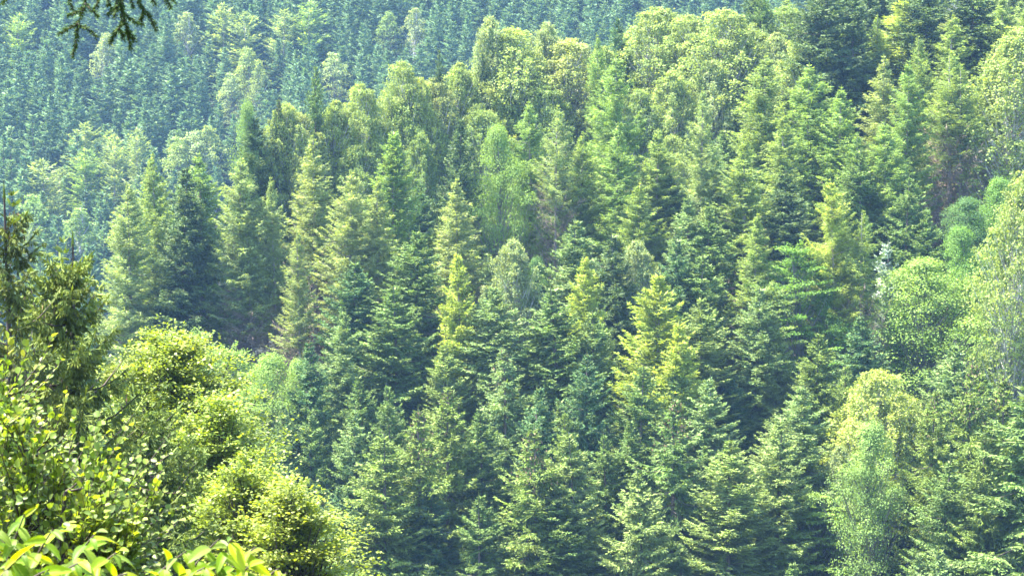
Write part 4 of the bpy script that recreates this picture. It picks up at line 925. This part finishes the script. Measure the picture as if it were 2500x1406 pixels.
# the spruce whose bough hangs in from above
ov = bpy.data.objects.new('spruce_tree', None); col.objects.link(ov); ov.location = (-3.6, 8.8, gz(-3.6, 8.8) - 0.1); OB = np.array(ov.location)
ov['label'] = 'spruce whose dark needled twigs hang down from above over the far slope'; ov['category'] = 'tree'
mb = MB(); zt = np.linspace(0, 12, 10); mb.tube(np.stack([0.05 * np.sin(zt), 0.04 * np.cos(zt), zt], 1), np.linspace(0.16, 0.05, 10), 9); link_part('trunk', mb.mesh('near_trunk', M['dark_bark'], True), ov)
def needle_twig(parent, pts, r0=0.004, density=2200, nl=0.017):
    pts = np.array(pts) - OB; n = len(pts); seg = np.linalg.norm(np.diff(pts, axis=0), axis=1); cum = np.concatenate([[0], np.cumsum(seg)]); Lt = cum[-1]
    ss = np.linspace(0, Lt, 8); pp = np.stack([np.interp(ss, cum, pts[:, i]) for i in range(3)], 1); pp += NR.normal(0, 0.002, pp.shape)
    mb = MB(); mb.tube(pp, np.linspace(r0, r0 * 0.4, 8), 5); tw = link_part('twig', mb.mesh('twig', M['dark_bark'], True), parent)
    m = int(Lt * density); s = NR.uniform(0, Lt, m); P = np.stack([np.interp(s, ss, pp[:, i]) for i in range(3)], 1); T = unit(pp[-1] - pp[0])[None]
    R1 = rperp(NR, np.repeat(T, m, 0)); D = unit(T * 0.75 + R1 * NR.uniform(.5, 1.1, (m, 1)) + NR.normal(0, .08, (m, 3)))
    nb = MB(); nb.shoots(P, D * (nl * NR.uniform(.7, 1.15, (m, 1))), rperp(NR, D) * 0.0016, NR.random(m), NR.random(m) * .5)
    o = link_part('needles', nb.mesh('needles', M['near_spruce']), tw, (0.04, 0.085, 0.02)); return tw
bough = MB(); bp_ = bez(np.array([0.05, 0, 8.0 - 0.1]), np.array([1.2, -0.5, 8.15]), world_pt(430, -60, 8.0) - OB, 10)
hubz = world_pt(300, -70, 8.0)
bough.tube(bp_, np.linspace(0.03, 0.006, 10), 6); link_part('bough', bough.mesh('bough', M['dark_bark'], True), ov)
W8 = lambda u, v, D=8.0: world_pt(u, v, D)
TW = [[(225, -70), (212, 5), (190, 58)], [(190, 58), (168, 70), (143, 84)], [(190, 58), (210, 68), (232, 92)], [(190, 58), (186, 95), (177, 140)],
      [(290, -60), (292, 10), (305, 48)], [(305, 48), (288, 72), (268, 108)], [(305, 48), (314, 85), (319, 122)], [(292, 5), (278, 25), (262, 35)],
      [(335, -60), (338, 5), (352, 24)], [(352, 24), (368, 45), (380, 74)], [(352, 24), (345, 45), (350, 62)], [(395, -60), (405, 0), (418, 20)], [(418, -40), (425, 5)], [(270, -40), (265, 5), (272, 22)],
      [(20, -60), (12, 0), (8, 10)], [(175, -50), (170, 5), (178, 25)], [(250, -50), (240, 0), (228, 24)], [(310, -50), (320, 0), (325, 18)], [(205, 10), (222, 24), (238, 40)], [(205, 20), (188, 32), (165, 40)],
      [(298, 30), (318, 45), (335, 62)], [(280, -30), (285, 10), (280, 40)], [(300, -30), (300, 20), (295, 50)], [(312, 75), (325, 88), (332, 100)], [(290, 70), (300, 84), (302, 96)], [(365, -50), (372, 0), (378, 14)]]
for k, t in enumerate(TW):
    dd = NR.uniform(-.06, .06); needle_twig(ov, [W8(*q, 8.0 + (dd if j or t[0][1] < 0 else 0)) for j, q in enumerate(t)], 0.0042 if t[0][1] < 0 else 0.003)
# the hanging twigs run up to the bough
mb = MB()
for u in (20, 175, 225, 250, 270, 290, 310, 335, 365, 395, 418):
    a = W8(u, -50) - OB; j = int(np.argmin(np.abs(bp_[:, 0] - a[0]))); mb.tube(bez(bp_[j], (bp_[j] + a) / 2 + [0, 0, .02], a, 5), np.linspace(0.006, 0.004, 5), 5)
link_part('side_branches', mb.mesh('side_branches', M['dark_bark'], True), ov)['kind'] = 'stuff'

# ------------------------------------------------------------------ ground sheet
def ground_mat():
    m, n, out = mat('forest_floor')
    tc = n.nodes.new('ShaderNodeTexCoord')
    a = n.nodes.new('ShaderNodeTexNoise'); a.inputs['Scale'].default_value = 0.35; a.inputs['Detail'].default_value = 8
    b = n.nodes.new('ShaderNodeTexNoise'); b.inputs['Scale'].default_value = 3.0; b.inputs['Detail'].default_value = 6
    n.links.new(tc.outputs['Object'], a.inputs['Vector']); n.links.new(tc.outputs['Object'], b.inputs['Vector'])
    c = mixc(n, a.outputs['Fac'], (0.018, 0.017, 0.010), (0.018, 0.034, 0.011)); c = mixc(n, math_node(n, 'MULTIPLY', b.outputs['Fac'], 0.6), c, (0.028, 0.026, 0.014))
    bs = n.nodes.new('ShaderNodeBsdfPrincipled'); bs.inputs['Roughness'].default_value = 1.0; n.links.new(c, bs.inputs['Base Color'])
    bp = n.nodes.new('ShaderNodeBump'); bp.inputs['Strength'].default_value = 0.8; bp.inputs['Distance'].default_value = 0.2
    n.links.new(b.outputs['Fac'], bp.inputs['Height']); n.links.new(bp.outputs[0], bs.inputs['Normal']); n.links.new(bs.outputs[0], out.inputs[0])
    return m
gx = np.concatenate([np.linspace(-2500, -240, 14)[:-1], np.arange(-240, 241, 5.0), np.linspace(240, 2500, 14)[1:]])
gy = np.concatenate([np.linspace(-1500, -60, 8)[:-1], np.arange(-60, 780, 5.0), np.linspace(780, 4000, 14)])
X, Y = np.meshgrid(gx, gy); Zg = ground(X, Y)
V = np.stack([X, Y, Zg], -1).reshape(-1, 3); nx, ny = len(gx), len(gy)
i = np.arange(ny - 1)[:, None] * nx + np.arange(nx - 1)[None]
F = np.stack([i, i + 1, i + nx + 1, i + nx], -1).reshape(-1, 4)
g = MB(); g.add(V, F); go = bpy.data.objects.new('ground', g.mesh('ground', ground_mat(), True)); col.objects.link(go)
go['kind'] = 'structure'; go['label'] = 'forested valley sides with a floor of brown litter and moss'

# ------------------------------------------------------------------ haze
hx0, hx1, hy0, hy1, hz0, hz1 = -270, 270, -25, 770, -85, 128
V = [(a, b, c) for a in (hx0, hx1) for b in (hy0, hy1) for c in (hz0, hz1)]
F = [(0, 1, 3, 2), (4, 6, 7, 5), (0, 4, 5, 1), (2, 3, 7, 6), (0, 2, 6, 4), (1, 5, 7, 3)]
hm, hn, ho = mat('haze_air'); pv = hn.nodes.new('ShaderNodeVolumePrincipled')
pv.inputs['Color'].default_value = (0.32, 0.58, 1.0, 1); pv.inputs['Density'].default_value = HAZE_DENSITY; pv.inputs['Anisotropy'].default_value = 0.2
hn.links.new(pv.outputs[0], ho.inputs['Volume'])
h = MB(); h.add(V, F); hob = bpy.data.objects.new('haze', h.mesh('haze', hm)); col.objects.link(hob); hob['kind'] = 'stuff'; hob['label'] = 'thin bluish summer haze in the valley air'
print('total', time.time() - T0, 'tris', sum(sum(len(p.vertices) - 2 for p in m.polygons) if len(m.polygons) < 0 else len(m.polygons) * 2 for m in bpy.data.meshes), 'obj', len(bpy.data.objects))
